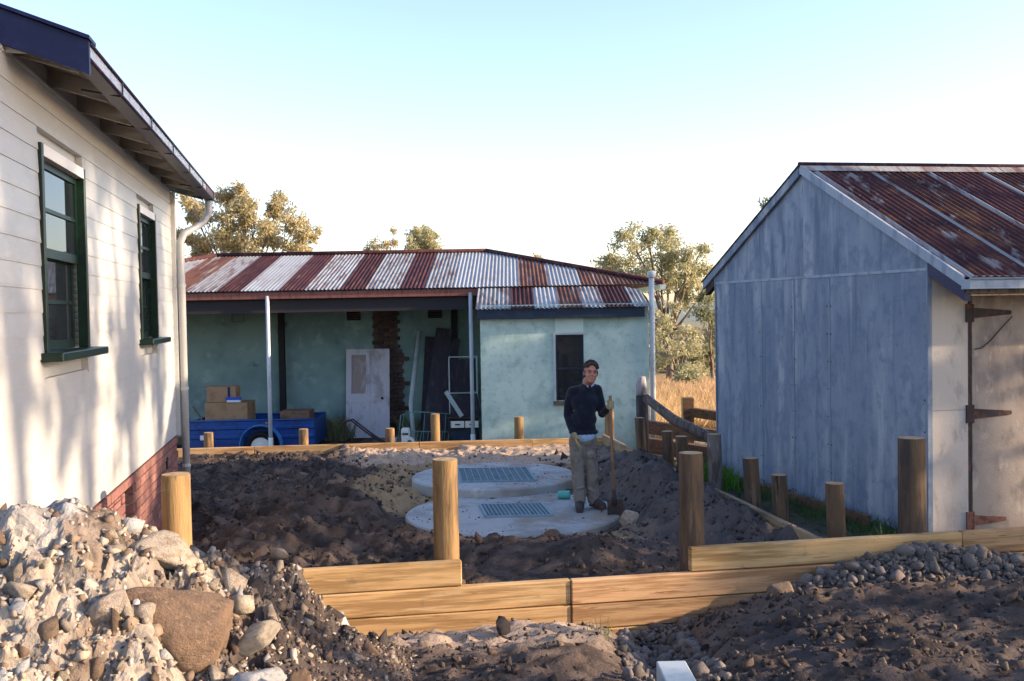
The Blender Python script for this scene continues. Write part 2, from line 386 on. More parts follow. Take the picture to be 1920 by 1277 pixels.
def axis(lo, flo, fhi, hi, step, grow=1.16):
    c = list(np.arange(flo, fhi, step)); a = []; p = flo; s = step
    while p > lo: s *= grow; p -= s; a.append(p)
    b = []; p = c[-1]; s = step
    while p < hi: s *= grow; p += s; b.append(p)
    return np.array(a[::-1] + c + b)
gx = axis(-900, -4.6, 4.6, 900, .034); gy = axis(-60, 3.6, 16.8, 1500, .036)
GX, GY = np.meshgrid(gx, gy)
GZ = ground_h(GX, GY)
def soil_colour(x, y, z):
    n = fbm(x, y, 1.7, 4, 61); m = fbm(x, y, 6, 4, 67)
    dark = np.array([.048, .041, .040]); brown = np.array([.14, .10, .076]); sand = np.array([.30, .215, .125]); sunlit_pink = np.array([.42, .315, .235])
    grass = np.array([.36, .235, .105]); gr2 = np.array([.22, .19, .085])
    c = dark + (brown - dark) * np.clip(.40 + .55 * n + .5 * m, 0, 1)[..., None]
    def mixin(c, col, w): return c + (col - c) * np.clip(w, 0, 1)[..., None]
    wy = wall_y(x)
    ins = (y > wy)
    c = c * (.6 + .8 * worley(x + .05 * fbm(x, y, 6, 2, 3), y, 7.5, 3)[2])[..., None]
    # sand dug out around the tank lids; sunlight painted into the back strip
    w = np.exp(-(((x + 1.45) / .6) ** 2 + ((y - 12.7) / 1.5) ** 2)) * 1.7 + np.exp(-(((x - .95) / .5) ** 2 + ((y - 9.75) / .45) ** 2)) * 1.2
    w = w + sstep(13.6, 14.4, y + .35 * n) * sstep(-3.2, -1.6, x + .5 * n) * .9
    c = mixin(c, sand, ins * sstep(.35, .8, w + .35 * m))
    c = mixin(c, sunlit_pink, ins * sstep(13.9, 14.5, y + .4 * n) * sstep(-3.0, -1.8, x + .8 * n) * .95)  # bright strip past the shed's shadow: sunlight put into the soil colour
    c = mixin(c, np.array([.12, .105, .10]), ins * sstep(.8, 1.35, x - .06 * (11 - y) * 0 + .3 * n) * sstep(8.4, 9.2, y) * .7)
    d = wy - y
    c = mixin(c, sunlit_pink * 1.0, (~ins) * sstep(.9, .4, x) * sstep(1.9, 1.1, d + .4 * n) * .92)  # sunlight on the soil hump is put into its colour
    c = mixin(c, brown * 1.15, (~ins) * sstep(1.0, 1.4, x) * sstep(1.6, .8, d + .5 * n) * .8)
    o = sstep(20.5, 22, y) + sstep(-6.2, -7.0, x) * sstep(30, 10, y)
    c = mixin(c, grass, o); c = mixin(c, gr2, o * np.clip(.4 * n + .2, 0, 1))
    c = mixin(c, np.array([.23, .24, .17]), sstep(120, 400, y))
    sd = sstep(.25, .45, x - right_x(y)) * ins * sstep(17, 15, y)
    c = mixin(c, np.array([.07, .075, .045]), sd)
    return np.clip(c, 0, 1)
def grid_mesh(name, X, Y, Z, cfun, m, keep=None):
    ny, nx = X.shape
    co = np.stack([X, Y, Z], -1).reshape(-1, 3)
    i = np.arange(nx * ny).reshape(ny, nx)
    q = np.stack([i[:-1, :-1], i[:-1, 1:], i[1:, 1:], i[1:, :-1]], -1).reshape(-1, 4)
    if keep is not None:
        k = keep.reshape(-1); q = q[k[q].any(1)]
        used = np.unique(q); rm = -np.ones(nx * ny, int); rm[used] = np.arange(len(used)); co = co[used]; q = rm[q]
    me = bpy.data.meshes.new(name)
    me.vertices.add(len(co)); me.vertices.foreach_set('co', co.ravel())
    me.loops.add(q.size); me.loops.foreach_set('vertex_index', q.ravel().astype(np.int32))
    me.polygons.add(len(q)); me.polygons.foreach_set('loop_start', (np.arange(len(q)) * 4).astype(np.int32))
    me.update(calc_edges=True); me.shade_smooth()
    c = cfun(co[:, 0], co[:, 1], co[:, 2])
    a = me.color_attributes.new('soil', 'FLOAT_COLOR', 'POINT')
    a.data.foreach_set('color', np.concatenate([c, np.ones((len(c), 1))], 1).ravel().astype(np.float32))
    me.materials.append(m); return me
M_soil = mat('turned_soil', (.1, .1, .1), [((.022, .019, .019), 9, .52, .72, (1, 1, 1), .55), ((.16, .12, .09), 26, .62, .74, (1, 1, 1), .45)], rough=.97, bump=.9, bscale=38, attr='soil', spec=.1)
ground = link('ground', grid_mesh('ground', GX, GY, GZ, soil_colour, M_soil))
ground['kind'] = 'structure'
def gz(x, y): return float(ground_h(np.array([x]), np.array([y]))[0])

# low pale hills beyond the paddock
def hills():
    xs = np.linspace(-900, 900, 120); ys = np.array([420, 520, 640, 800, 1000])
    X, Y = np.meshgrid(xs, ys)
    prof = np.array([-6, 1, 1.0, .8, .3])[:, None]
    Z = -4 + prof * (9 + 7 * fbm(X, Y, .006, 4, 5)) * (prof > 0) + np.where(prof < 0, prof, 0)
    me = grid_mesh('hills', X, Y, Z, lambda x, y, z: np.clip(np.array([.17, .21, .19]) + .05 * fbm(x, y, .03, 3, 9)[:, None], 0, 1), mat('hill_scrub', (.2, .2, .2), rough=.95, attr='soil'))
    h = link('hills', me); h['kind'] = 'structure'
hills()

# ---------------------------------------------------------------- cream weatherboard house on the left
HD = (-.1952, .9808)                       # direction along the wall, away from the camera
HF = Frame((-2.636, 5.05), HD)             # local x along wall, -y outwards, z world height
HL = 6.58                                  # wall length
house = empty('weatherboard_house', (-2.636, 5.05, 0.0), 'cream weatherboard house with dark green sash windows, at left beside the rubble heap', 'house')
Z0, Z1 = .885, 3.70
WIN = [(.99, 2.05), (4.36, 5.24)]          # window openings along the wall
WZ0, WZ1 = 2.07, 3.25
# core wall behind the boards
core = MB()
core.box(0, HL, .06, .16, Z0 + .01, WZ0 - .03, HF); core.box(0, HL, .06, .16, WZ1, Z1 + .17, HF)
xs = [0] + [q for w in WIN for q in w] + [HL]
for a, b in zip(xs[::2], xs[1::2]): core.box(a, b, .06, .16, WZ0 - .03, WZ1, HF)
core.box(-.0, .12, .16, 4.6, .3, Z1, HF); core.box(HL - .12, HL, .16, 4.6, Z0, Z1, HF); core.box(0, HL, 4.6, 4.7, .2, Z1, HF)
core.build('wall_frame', M_cream, house)
room = MB().box(.15, HL - .15, 1.6, 1.65, Z0 + .02, Z1 - .02, HF).build('inner_wall', M_dark, house)
exp = .1405
nb = int((Z1 - Z0) / exp) + 1
for i in range(nb):
    z0 = Z0 + i * exp; z1 = min(z0 + exp + .02, Z1 + .03)
    cuts = [(.0, HL)]
    for (a, b) in WIN:
        a0, b0 = a - .051, b + .051
        if z1 > WZ0 - .05 and z0 < WZ1 + .06:
            nc = []
            for (c, d) in cuts:
                if d <= a0 or c >= b0: nc.append((c, d)); continue
                if c < a0 < d: nc.append((c, a0))
                if c < b0 < d: nc.append((b0, d))
            cuts = nc
    for (c, d) in cuts:
        mb = MB(); jit = rng.uniform(-.0015, .0015)
        p = []
        for x in (c, d):
            p += [HF(x, .058, z0), HF(x, .011 + jit * .5, z0), HF(x, .011 + jit * .5, z0 + .02), HF(x, .017, z1), HF(x, .058, z1)]
        mb.add(p, [(0, 1, 2, 3, 4), (9, 8, 7, 6, 5)] + [(k, (k + 1) % 5, 5 + (k + 1) % 5, 5 + k) for k in range(5)])
        mb.build('weatherboard', M_cream, house)
MB().box(HL - .05, HL + .035, -.035, .05, Z0 - .01, Z1, HF, c=.004).build('corner_stop', M_cream, house)
for wi, (a, b) in enumerate(WIN):
    w = empty('window', HF(a, 0, WZ0)); w.parent = house; w.location = HF(a, 0, WZ0) - Vector(house.location)
    for (q0, q1) in ((a - .05, a), (b, b + .05)): MB().box(q0, q1, -.008, .12, WZ0 - .02, WZ1 + .07, HF, c=.003).build('jamb', M_green, w)
    MB().box(a + .002, b - .002, -.006, .12, WZ1 - .004, WZ1 + .068, HF).build('head_trim', M_white, w)
    MB().box(a - .13, b + .13, -.115, .06, WZ0 - .075, WZ0 - .022, HF, c=.006).build('sill', M_green, w)
    zm = (WZ0 + WZ1) / 2
    for (y, z0, z1) in ((.045, zm - .02, WZ1 - .005), (.083, WZ0 - .02, zm + .02)):
        s = MB()
        s.box(a + .003, a + .05, y, y + .035, z0, z1, HF); s.box(b - .05, b - .003, y, y + .035, z0, z1, HF)
        s.box(a + .05, b - .05, y, y + .035, z1 - .045, z1, HF); s.box(a + .05, b - .05, y, y + .035, z0, z0 + .06, HF)
        zc = (z0 + z1) / 2; s.box(a + .05, b - .05, y + .002, y + .033, zc - .013, zc + .013, HF)
        sash = s.build('sash', M_green, w)
        for (q0, q1) in ((z0 + .06, zc - .013), (zc + .013, z1 - .045)):
            MB().box(a + .05, b - .05, y + .014, y + .018, q0, q1, HF).build('pane', M_glass, sash)
# brick base: bricks laid in front of a mortar core
bc = MB(); bz0 = -.25
for (a, b) in ((0, 3.28), (3.66, HL)): bc.box(a, b, .05, .15, bz0, Z0 - .005, HF)
bc.box(3.28, 3.66, .05, .15, .78, Z0 - .005, HF)
base = bc.build('brick_base', M_mortar, house)
BM = MB().box(-.115, .115, -.05, .05, -.038, .038, c=.004).build('brick', M_brick); BMe = BM.data; bpy.data.objects.remove(BM)
ang = math.atan2(HD[1], HD[0])
for r in range(13):
    z = bz0 + .045 + r * .086
    off = .12 if r % 2 else 0
    x = -.02 + off
    while x < HL:
        if not (3.28 - .08 < x < 3.66 + .08 and z < .80) and x > 1.2:
            if z < Z0 - .04 and x + .117 < HL + .02:
                link('brick', BMe, base, HF(x, .055 + rng.uniform(-.003, .003), z), (0, 0, ang + rng.uniform(-.006, .006)))
        x += .24
# reveals of the underfloor opening, and the air vent
for (xx) in (3.24, 3.70):
    for r in range(12):
        z = bz0 + .045 + r * .086
        if z < .8: link('brick', BMe, base, HF(xx, .12, z), (0, 0, ang + R(90)))
MB().box(5.62, 5.72, -.002, .03, .62, .74, HF).build('air_vent', M_dark, base)
# roof: front slope and its gable end, exposed rafters under the eave
pitch = math.tan(R(19)); OV = .40
gx0, gx1 = .33, 7.12                         # extent of the roof along the wall
def hroof(x, y, dz=0): return HF(x, y, 3.72 + (y + OV) * pitch + dz)
def slab(x0, x1, y0, y1, t0, t1):
    m = MB(); m.hexa([hroof(x0, y0, t0), hroof(x1, y0, t0), hroof(x1, y1, t0), hroof(x0, y1, t0), hroof(x0, y0, t1), hroof(x1, y0, t1), hroof(x1, y1, t1), hroof(x0, y1, t1)]); return m
roof = slab(gx0, gx1, -OV + .06, 2.4, .03, .06).build('roof', M_rust, house)
rb = MB().hexa([HF(gx0, 2.4, 3.72 + (2.4 + OV) * pitch + .03), HF(gx1, 2.4, 3.72 + (2.4 + OV) * pitch + .03), HF(gx1, 5.0, 3.75), HF(gx0, 5.0, 3.75), HF(gx0, 2.4, 3.72 + (2.4 + OV) * pitch + .06), HF(gx1, 2.4, 3.72 + (2.4 + OV) * pitch + .06), HF(gx1, 5.0, 3.78), HF(gx0, 5.0, 3.78)]).build('rear_roof', M_rust, house)
slab(gx0 + .03, gx1 - .02, -OV + .095, .15, .008, .028).build('eave_lining', M_eave, house)
for i in range(9):
    x = gx0 + .28 + i * .80
    m = MB(); x1 = x + .05
    m.hexa([HF(x, -OV + .10, 3.665), HF(x1, -OV + .10, 3.665), hroof(x1, .14, -.12), hroof(x, .14, -.12), hroof(x, -OV + .10, .004), hroof(x1, -OV + .10, .004), hroof(x1, .14, .004), hroof(x, .14, .004)])
    m.build('rafter', M_eave, house)
slab(gx0 - .04, gx0 - .005, -OV - .025, 2.4, -.13, .055).build('barge_board', M_navy, house)
slab(gx0 - .07, gx0 + .10, -OV - .035, 2.4, .058, .078).build('barge_capping', M_navy, house)
g = MB(); g.add([HF(gx0 + .02, -.30, 3.705), HF(gx0 + .02, 2.4, 3.705), HF(gx0 + .02, 2.4, 3.72 + (2.4 + OV) * pitch - .05), HF(gx0 + .05, -.30, 3.705), HF(gx0 + .05, 2.4, 3.705), HF(gx0 + .05, 2.4, 3.72 + (2.4 + OV) * pitch - .05)], [(0, 1, 2), (3, 5, 4), (0, 3, 4, 1), (1, 4, 5, 2), (2, 5, 3, 0)])
g.build('gable_panel', M_white, house)
# gutter: sky light put into pale face, shade into bottom; dark lips, brackets
gy0 = -OV + .085
gt = MB()
gt.box(gx0, gx1 + .02, gy0 - .105, gy0 - .10, 3.675, 3.755, HF); gt.box(gx0, gx1 + .02, gy0, gy0 + .005, 3.675, 3.745, HF)
gut = gt.build('gutter', M_gut_w, house)
MB().box(gx0, gx1 + .02, gy0 - .10, gy0, 3.668, 3.6735, HF).build('gutter_bottom', M_gut_d, gut)
MB().tube([HF(gx0, gy0 - .108, 3.757), HF(gx1 + .02, gy0 - .108, 3.757)], .012, 8).build('gutter_lip', M_gut_d, gut, True)
MB().tube([HF(gx0, gy0 - .104, 3.672), HF(gx1 + .02, gy0 - .104, 3.672)], .011, 8).build('gutter_bead', M_gut_d, gut, True)
MB().box(gx1 - .9, gx1 + .025, gy0 - .111, gy0 - .106, 3.684, 3.745, HF).build('rusted_end', M_gut_r, gut)
MB().box(gx1 + .02, gx1 + .03, gy0 - .11, gy0 + .006, 3.67, 3.77, HF).build('stop_end', M_gut_r, gut)
for i in range(6):
    x = gx0 + .9 + i * 1.15
    b = MB(); b.box(x - .008, x + .008, gy0 - .118, gy0 - .110, 3.67, 3.765, HF); b.bar(HF(x, gy0 - .10, 3.663), HF(x, -.18, 3.70), .014, .012)
    b.build('gutter_bracket', M_gut_d, gut)
# downpipe with a swan neck from the gutter end back to the wall corner
dp = MB(); xe = gx1 - .12
dp.tube([HF(xe, gy0 - .05, 3.65), HF(xe, gy0 - .05, 3.50), HF(xe - .02, gy0 + .02, 3.38), HF(HL + .02, -.12, 3.22), HF(HL - .02, -.085, 3.12), HF(HL - .02, -.085, 2.9), HF(HL - .02, -.085, .05)], .042, 10)
d = dp.build('downpipe', M_cream, house, True)
for z in (2.6, 1.4, .5): MB().tube([HF(HL - .02, -.085, z), HF(HL - .02, -.085, z + .035)], .048, 10).build('pipe_clip', M_cream, d)

# ---------------------------------------------------------------- corrugated sheet helper
def corr_sheet(x0, x1, lo, hi, P, pitch=.076, amp=.010, nseg=6, rows=4, up=Vector((0, 0, 1))):
    """corrugated sheet; lo(x), hi(x) are slope coordinates of bottom and top edge, P(x, s) gives the point on the roof plane"""
    n = max(4, int(round((x1 - x0) / pitch * nseg))); mb = MB(); w = n + 1
    for j in range(rows + 1):
        for i in range(w):
            x = x0 + (x1 - x0) * i / n; t = j / rows
            a = lo(x); b = max(hi(x), a + .002)
            mb.v.append(tuple(P(x, a + (b - a) * t) + up * (amp * math.cos(2 * math.pi * x / pitch))))
    for j in range(rows):
        for i in range(n):
            a = j * w + i; mb.f.append((a, a + 1, a + w + 1, a + w))
    return mb
# ---------------------------------------------------------------- fibro shed on the right
SO = (2.70, 13.0); SX = (.2966, -.955); SY = (.985, .174)
SF = Frame(SO, SX, SY)
SW, SLN = 3.98, 6.0
EZ, AZ = 2.70, 3.77                          # wall top at eaves and apex
shed = empty('fibro_shed', (2.70, 13.0, 0), 'weathered blue-grey fibro shed with rusty corrugated iron roof, at right', 'shed')
def prism_wall(pts, y0, y1, F):
    n = len(pts); m = MB()
    m.add([F(x, y0, z) for x, z in pts] + [F(x, y1, z) for x, z in pts], [tuple(range(n)), tuple(reversed(range(n, 2 * n)))] + [(i, n + i, n + (i + 1) % n, (i + 1) % n) for i in range(n)])
    return m
SEAM = 2.575
sb = -.05
joints = [0, 1.10, 1.78, 2.46, SW]
for a, b in zip(joints, joints[1:]):
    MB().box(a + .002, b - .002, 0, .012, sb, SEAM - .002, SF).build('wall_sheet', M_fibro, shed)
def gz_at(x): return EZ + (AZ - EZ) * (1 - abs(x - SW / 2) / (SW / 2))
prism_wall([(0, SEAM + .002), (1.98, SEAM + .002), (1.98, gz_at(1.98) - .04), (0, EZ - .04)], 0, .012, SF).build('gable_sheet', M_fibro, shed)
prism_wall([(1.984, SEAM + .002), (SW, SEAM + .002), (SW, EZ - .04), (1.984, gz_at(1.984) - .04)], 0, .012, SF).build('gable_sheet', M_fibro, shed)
MB().box(0, SW, -.007, -.0005, SEAM - .014, SEAM + .014, SF).build('cover_strip', M_cover, shed)
for x in joints[1:-1]:
    MB().box(x - .014, x + .014, -.006, -.0005, sb + .02, SEAM - .024, SF, c=.002).build('joint_strip', M_fibro, shed)
MB().box(SW - .004, SW + .016, -.016, .03, sb, EZ + .05, SF).build('corner_mould', M_fibro, shed)
MB().box(-.016, .004, -.016, .03, sb, EZ - .02, SF).build('corner_mould', M_fibro, shed)
# inner frame, back and far walls
fr = MB(); fr.box(.02, SW - .06, .014, .05, sb, EZ - .1, SF); fr.box(.0, .012, .05, SLN, sb, EZ, SF); fr.box(.0, SW, SLN, SLN + .02, sb, EZ, SF)
fr.build('stud_frame', M_oldwood, shed)
# front wall (local x = SW side, runs along local y)
def fwall(name, y0, y1, z0, z1, m, o=.0, t=.012):
    return MB().box(SW - .0 + o, SW + o + t, y0, y1, z0, z1, SF).build(name, m, shed)
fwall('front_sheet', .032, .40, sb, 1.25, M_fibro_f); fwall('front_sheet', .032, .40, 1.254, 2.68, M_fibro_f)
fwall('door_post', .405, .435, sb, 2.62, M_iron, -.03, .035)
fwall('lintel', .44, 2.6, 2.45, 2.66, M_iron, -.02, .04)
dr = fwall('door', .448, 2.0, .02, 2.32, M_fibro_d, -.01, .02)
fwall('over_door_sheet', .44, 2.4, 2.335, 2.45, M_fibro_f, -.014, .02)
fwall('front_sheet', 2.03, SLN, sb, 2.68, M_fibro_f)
def hinge(z, w=.40, name='strap_hinge', m=M_iron, tw=.05):
    h = MB()
    h.hexa([SF(SW + .0105, .45, z - tw), SF(SW + .022, .45, z - tw), SF(SW + .022, .45 + w, z - .018), SF(SW + .0105, .45 + w, z - .018), SF(SW + .0105, .45, z + tw), SF(SW + .022, .45, z + tw), SF(SW + .022, .45 + w, z + .018), SF(SW + .0105, .45 + w, z + .018)])
    h.box(SW + .008, SW + .03, .375, .44, z - .085, z + .085, SF)
    h.tube([SF(SW + .022, .445, z - .085), SF(SW + .022, .445, z + .085)], .013, 8)
    o = h.build(name, m, dr)
    return o
hinge(2.16); hinge(1.21); 
h3 = hinge(.20, .34, 'rusted_hinge', mat('orange_rust', (.27, .12, .08), [((.16, .07, .05), 20, .45, .65)], rough=.9, bump=.3))
MB().tube([SF(SW + .03, .85, 2.12), SF(SW + .035, .75, 2.03), SF(SW + .035, .62, 1.90), SF(SW + .03, .53, 1.83), SF(SW + .03, .46, 1.82)], .006, 6).build('door_wire', M_iron, dr)
# roof
slope = (AZ - EZ) / (SW / 2); RTOP = AZ + .03
OVF = .50; OVB = .28
def PF(y, s): # front slope: s measured down from ridge along local x
    return SF(SW / 2 + s, y, RTOP + .015 - slope * s)
def PBk(y, s): return SF(SW / 2 - s, y, RTOP + .015 - slope * s)
nrm_f = (SF.ux * slope + Vector((0, 0, 1))).normalized(); nrm_b = (SF.ux * -slope + Vector((0, 0, 1))).normalized()
rmats = [M_shedroof, M_shedroof, M_rust, M_shedroof, M_shedroof, M_rust, M_shedroof, M_rusto]
y = -.02; k = 0
while y < SLN:
    y1 = min(y + .70, SLN + .1)
    corr_sheet(y, y1 + .03, lambda q: .02, lambda q: SW / 2 + OVF, PF, rows=6, up=nrm_f, amp=.009).build('roof_sheet', rmats[k % 8], shed, True)
    y = y1; k += 1
# pale overlap edges where two sheets lap
for yy in (.02, .69, 1.40, 2.10): corr_sheet(yy, yy + .06, lambda q: .03, lambda q: SW / 2 + OVF - .01, lambda q, s: PF(q, s) + nrm_f * .004, rows=3, up=nrm_f, amp=.009).build('sheet_lap', M_galvr, shed, True)
corr_sheet(-.02, SLN, lambda q: .02, lambda q: SW / 2 + OVB, PBk, rows=2, up=nrm_b, amp=.009).build('rear_roof_sheet', M_rust, shed, True)
MB().tube([SF(SW / 2, -.05, RTOP + .035), SF(SW / 2, SLN, RTOP + .035)], .03, 8).build('ridge_roll', M_rust, shed, True)
cp = MB()
for s in (1, -1):
    cp.hexa([SF(SW / 2, -.05, RTOP + .03), SF(SW / 2 + s * .16, -.05, RTOP + .03 - slope * .16 + .002), SF(SW / 2 + s * .16, SLN, RTOP + .03 - slope * .16 + .002), SF(SW / 2, SLN, RTOP + .03), SF(SW / 2, -.05, RTOP + .036), SF(SW / 2 + s * .16, -.05, RTOP + .036 - slope * .16 + .002), SF(SW / 2 + s * .16, SLN, RTOP + .036 - slope * .16 + .002), SF(SW / 2, SLN, RTOP + .036)])
cp.build('ridge_capping', M_galvr, shed)
def barge(s0, s1, sg, y0, y1, t0, t1, name, m):
    z = lambda s: RTOP - slope * s
    MB().hexa([SF(SW / 2 + sg * s0, y0, z(s0) + t0), SF(SW / 2 + sg * s1, y0, z(s1) + t0), SF(SW / 2 + sg * s1, y1, z(s1) + t0), SF(SW / 2 + sg * s0, y1, z(s0) + t0), SF(SW / 2 + sg * s0, y0, z(s0) + t1), SF(SW / 2 + sg * s1, y0, z(s1) + t1), SF(SW / 2 + sg * s1, y1, z(s1) + t1), SF(SW / 2 + sg * s0, y1, z(s0) + t1)]).build(name, m, shed)
barge(0, SW / 2 + OVF - .01, 1, -.045, -.018, -.065, .032, 'barge_board', M_cover)
barge(.02, SW / 2 + OVB, -1, -.045, -.018, -.08, .02, 'barge_board', M_fibro)
barge(.0, SW / 2 + OVB + .02, -1, -.06, .03, .022, .034, 'barge_capping', M_iron)
barge(SW / 2 + .03, SW / 2 + OVF - .02, 1, -.012, .05, -.20, -.012, 'eave_end', M_navy)
barge(SW / 2 + .0, SW / 2 + OVB - .02, -1, -.014, .05, -.17, -.012, 'eave_end', M_iron)
zE = RTOP - slope * (SW / 2 + OVF)
MB().box(SW + OVF - .03, SW + OVF - .01, .0, SLN, zE - .12, zE + .0, SF).build('fascia', M_oldwood, shed)
MB().box(SW + .01, SW + OVF - .03, .05, SLN, zE + .02, zE + .035, SF).build('eave_lining', M_oldwood, shed)
gm = MB(); gm.box(SW + OVF - .005, SW + OVF + .10, -.05, SLN, zE - .085, zE - .08, SF); gm.box(SW + OVF + .095, SW + OVF + .10, -.05, SLN, zE - .08, zE + .0, SF); gm.box(SW + OVF - .005, SW + OVF + .10, -.055, -.05, zE - .085, zE + .0, SF)
gq = gm.build('gutter', M_cover, shed)
MB().tube([SF(SW + OVF + .10, -.055, zE + .002), SF(SW + OVF + .10, SLN, zE + .002)], .012, 8).build('gutter_lip', M_galv, gq, True)
nl = MB()
for x in (.03, 1.07, 1.13, 1.75, 1.81, 2.43, 2.49, SW - .04):
    z = .15
    while z < 2.5:
        nl.box(x - .006, x + .006, -.0085, -.0062, z - .006 + rng.uniform(-.01, .01), z + .006, SF); z += .3
nl.build('nail_heads', M_iron, shed)['kind'] = 'stuff'

# ---------------------------------------------------------------- rendered outbuilding at the back
ob = empty('rendered_outbuilding', (0, 17.15, -.56), 'pale green rendered outbuilding with striped rusty iron roof and open verandah, behind the yard', 'outbuilding')
GB = -.56
BT = math.tan(R(14))
def rz(y): return 2.31 + (y - 17.0) * .25
# walls
def wall(name, x0, x1, y0, y1, z0, z1, m=M_render): return MB().box(x0, x1, y0, y1, z0, z1).build(name, m, ob)
# front room wall with a window opening
M_mould = mat('mouldy_render', (.50, .66, .60), [((.36, .52, .48), 1.3, .45, .68, (1, 1, 1), .6), ((.60, .74, .66), 3, .55, .7, (1, 1, .8), .5), ((.20, .34, .31), .8, .44, .68, (1, 1, 1.2), .7), ((.15, .27, .24), 4.5, .48, .72, (1, 1, 1), .5), ((.10, .19, .17), 14, .56, .72, (1, 1, 1), .4), ((.5, .62, .56), 2.5, .55, .7, (1, 1, 1), .5)], rough=.9, bump=.25, bscale=22)
wx0, wx1, wz0, wz1 = .755, 1.245, .68, 1.83
wall('front_wall', -.55, wx0, 17.15, 17.35, GB, 2.36, M_mould); wall('front_wall', wx1, 2.38, 17.15, 17.35, GB, 2.36, M_mould)
wall('front_wall', wx0, wx1, 17.152, 17.35, wz1, 2.36); wall('front_wall', wx0, wx1, 17.152, 17.35, GB, wz0, M_mould)
wall('side_wall', -.55, -.35, 17.35, 20.9, GB, 2.36); wall('side_wall', 2.18, 2.38, 17.35, 24.5, GB, 2.36)
wall('verandah_wall', -9.3, -.55, 20.7, 20.9, GB, 2.95, mat('dingy_green_render', (.21, .315, .30), [((.15, .24, .235), 1.1, .42, .66), ((.26, .36, .335), 3, .55, .7), ((.08, .13, .135), 2, .6, .76)], rough=.92, bump=.25, bscale=22)); wall('rear_wall', -9.3, 2.38, 24.6, 24.8, GB, 2.5)  # verandah wall: darker copy of the render, verandah shade put into its colour
w = MB(); w.box(wx0, wx0 + .03, 17.19, 17.25, wz0, wz1); w.box(wx1 - .03, wx1, 17.19, 17.25, wz0, wz1); w.box(wx0 + .03, wx1 - .03, 17.19, 17.25, wz1 - .03, wz1); w.box(wx0 + .03, wx1 - .03, 17.2, 17.24, 1.22, 1.25)
wo = w.build('window', M_navydk, ob)
MB().box(wx0 + .03, wx1 - .03, 17.225, 17.235, wz0, 1.22).build('pane', M_glass, wo); MB().box(wx0 + .03, wx1 - .03, 17.215, 17.225, 1.25, wz1 - .03).build('pane', M_glass, wo)
MB().box(wx0 - .05, wx1 + .05, 17.09, 17.2, wz0 - .07, wz0 - .001, c=.005).build('sill', M_oldwood, wo)
MB().box(wx0 - .04, wx0 - .002, 17.13, 17.148, wz0, wz1 + .0).build('frame_trim', M_pvc, wo)
MB().box(wx0 - .04, wx1 + .04, 17.132, 17.148, wz1 + .001, wz1 + .035).build('frame_trim', M_pvc, wo)
MB().box(-.6, 2.30, 17.02, 17.05, 2.12, 2.31, c=.004).build('fascia', M_navydk, ob)
MB().box(-.6, -.57, 17.05, 18.5, 2.12, 2.30).build('fascia', M_navydk, ob)
# vents and bare brick patch on verandah wall
for (a, b, c, d) in ((-3.45, -3.17, 2.12, 2.33), (-1.75, -1.46, 2.14, 2.35)):
    v = MB().box(a, b, 20.66, 20.698, c, d).build('air_vent', M_dark, ob)
    for i in range(4): MB().box(a + .01, b - .01, 20.648, 20.659, c + .02 + i * .05, c + .05 + i * .05).build('louvre', M_iron, v)
v = MB(); v.box(-5.87, -5.62, 20.685, 20.698, 2.13, 2.145); v.box(-5.87, -5.62, 20.685, 20.698, 2.285, 2.30); v.box(-5.87, -5.855, 20.685, 20.698, 2.145, 2.285); v.box(-5.635, -5.62, 20.685, 20.698, 2.145, 2.285)
v.build('vent_frame', M_oldwood, ob)
pm = MB().box(-2.9, -2.40, 20.665, 20.699, 1.5, 2.38).build('exposed_brickwork', mat('dark_mortar', (.09, .075, .07), rough=.95, bump=.4), ob)
M_bark = mat('sooty_brick', (.085, .052, .045), [((.045, .033, .032), 12, .45, .65)], rough=.95, bump=.5, rand=.3)
BK2 = MB().box(-.11, .11, -.03, .03, -.036, .036, c=.004).build('brick', M_bark); BK2m = BK2.data; bpy.data.objects.remove(BK2)
for r in range(33):
    z = -.42 + r * .086
    lo, hi = (-2.92, -2.40) if z > 1.45 else (-2.62, -2.30 + .03 * math.sin(r))
    x = lo + .11 + (.12 if r % 2 else 0)
    while x < hi:
        link('brick', BK2m, pm, (x, 20.66 + rng.uniform(-.012, .004), z)); x += .232
MB().box(-2.62, -2.31, 20.675, 20.699, -.5, 1.5).build('exposed_mortar', bpy.data.materials['dark_mortar'], ob)
# verandah posts (pipe), dark timber posts, beam and ceiling
for (x, y) in ((-4.60, 18.62), (-.77, 18.62)):
    p = MB().tube([(x, y, GB), (x + .0, y, 2.62)], .038, 10).build('verandah_post', M_pipe, ob, True)
    MB().tube([(x, y, GB), (x, y, GB + .5)], .046, 10).build('post_sleeve', M_white, p, True)
MB().box(-4.86, -4.74, 20.5, 20.62, GB, 2.6, c=.005).build('timber_post', mat('black_timber', (.02, .018, .02), rough=.8), ob)
MB().box(-1.26, -1.13, 20.5, 20.62, .9, 2.6, c=.005).build('timber_post', bpy.data.materials['black_timber'], ob)
MB().box(-9.3, -.62, 18.60, 18.66, 2.56, 2.69, c=.004).build('verandah_beam', M_redbeam, ob)
MB().box(-9.3, -.62, 18.70, 18.78, 2.30, 2.58).build('verandah_plate', mat('shadow_timber', (.03, .027, .03), rough=.85), ob)  # near-black strip stands in for the shade under the verandah roof
MB().box(-9.3, -.58, 20.55, 20.69, 2.40, 2.50).build('wall_plate', M_oldwood, ob)
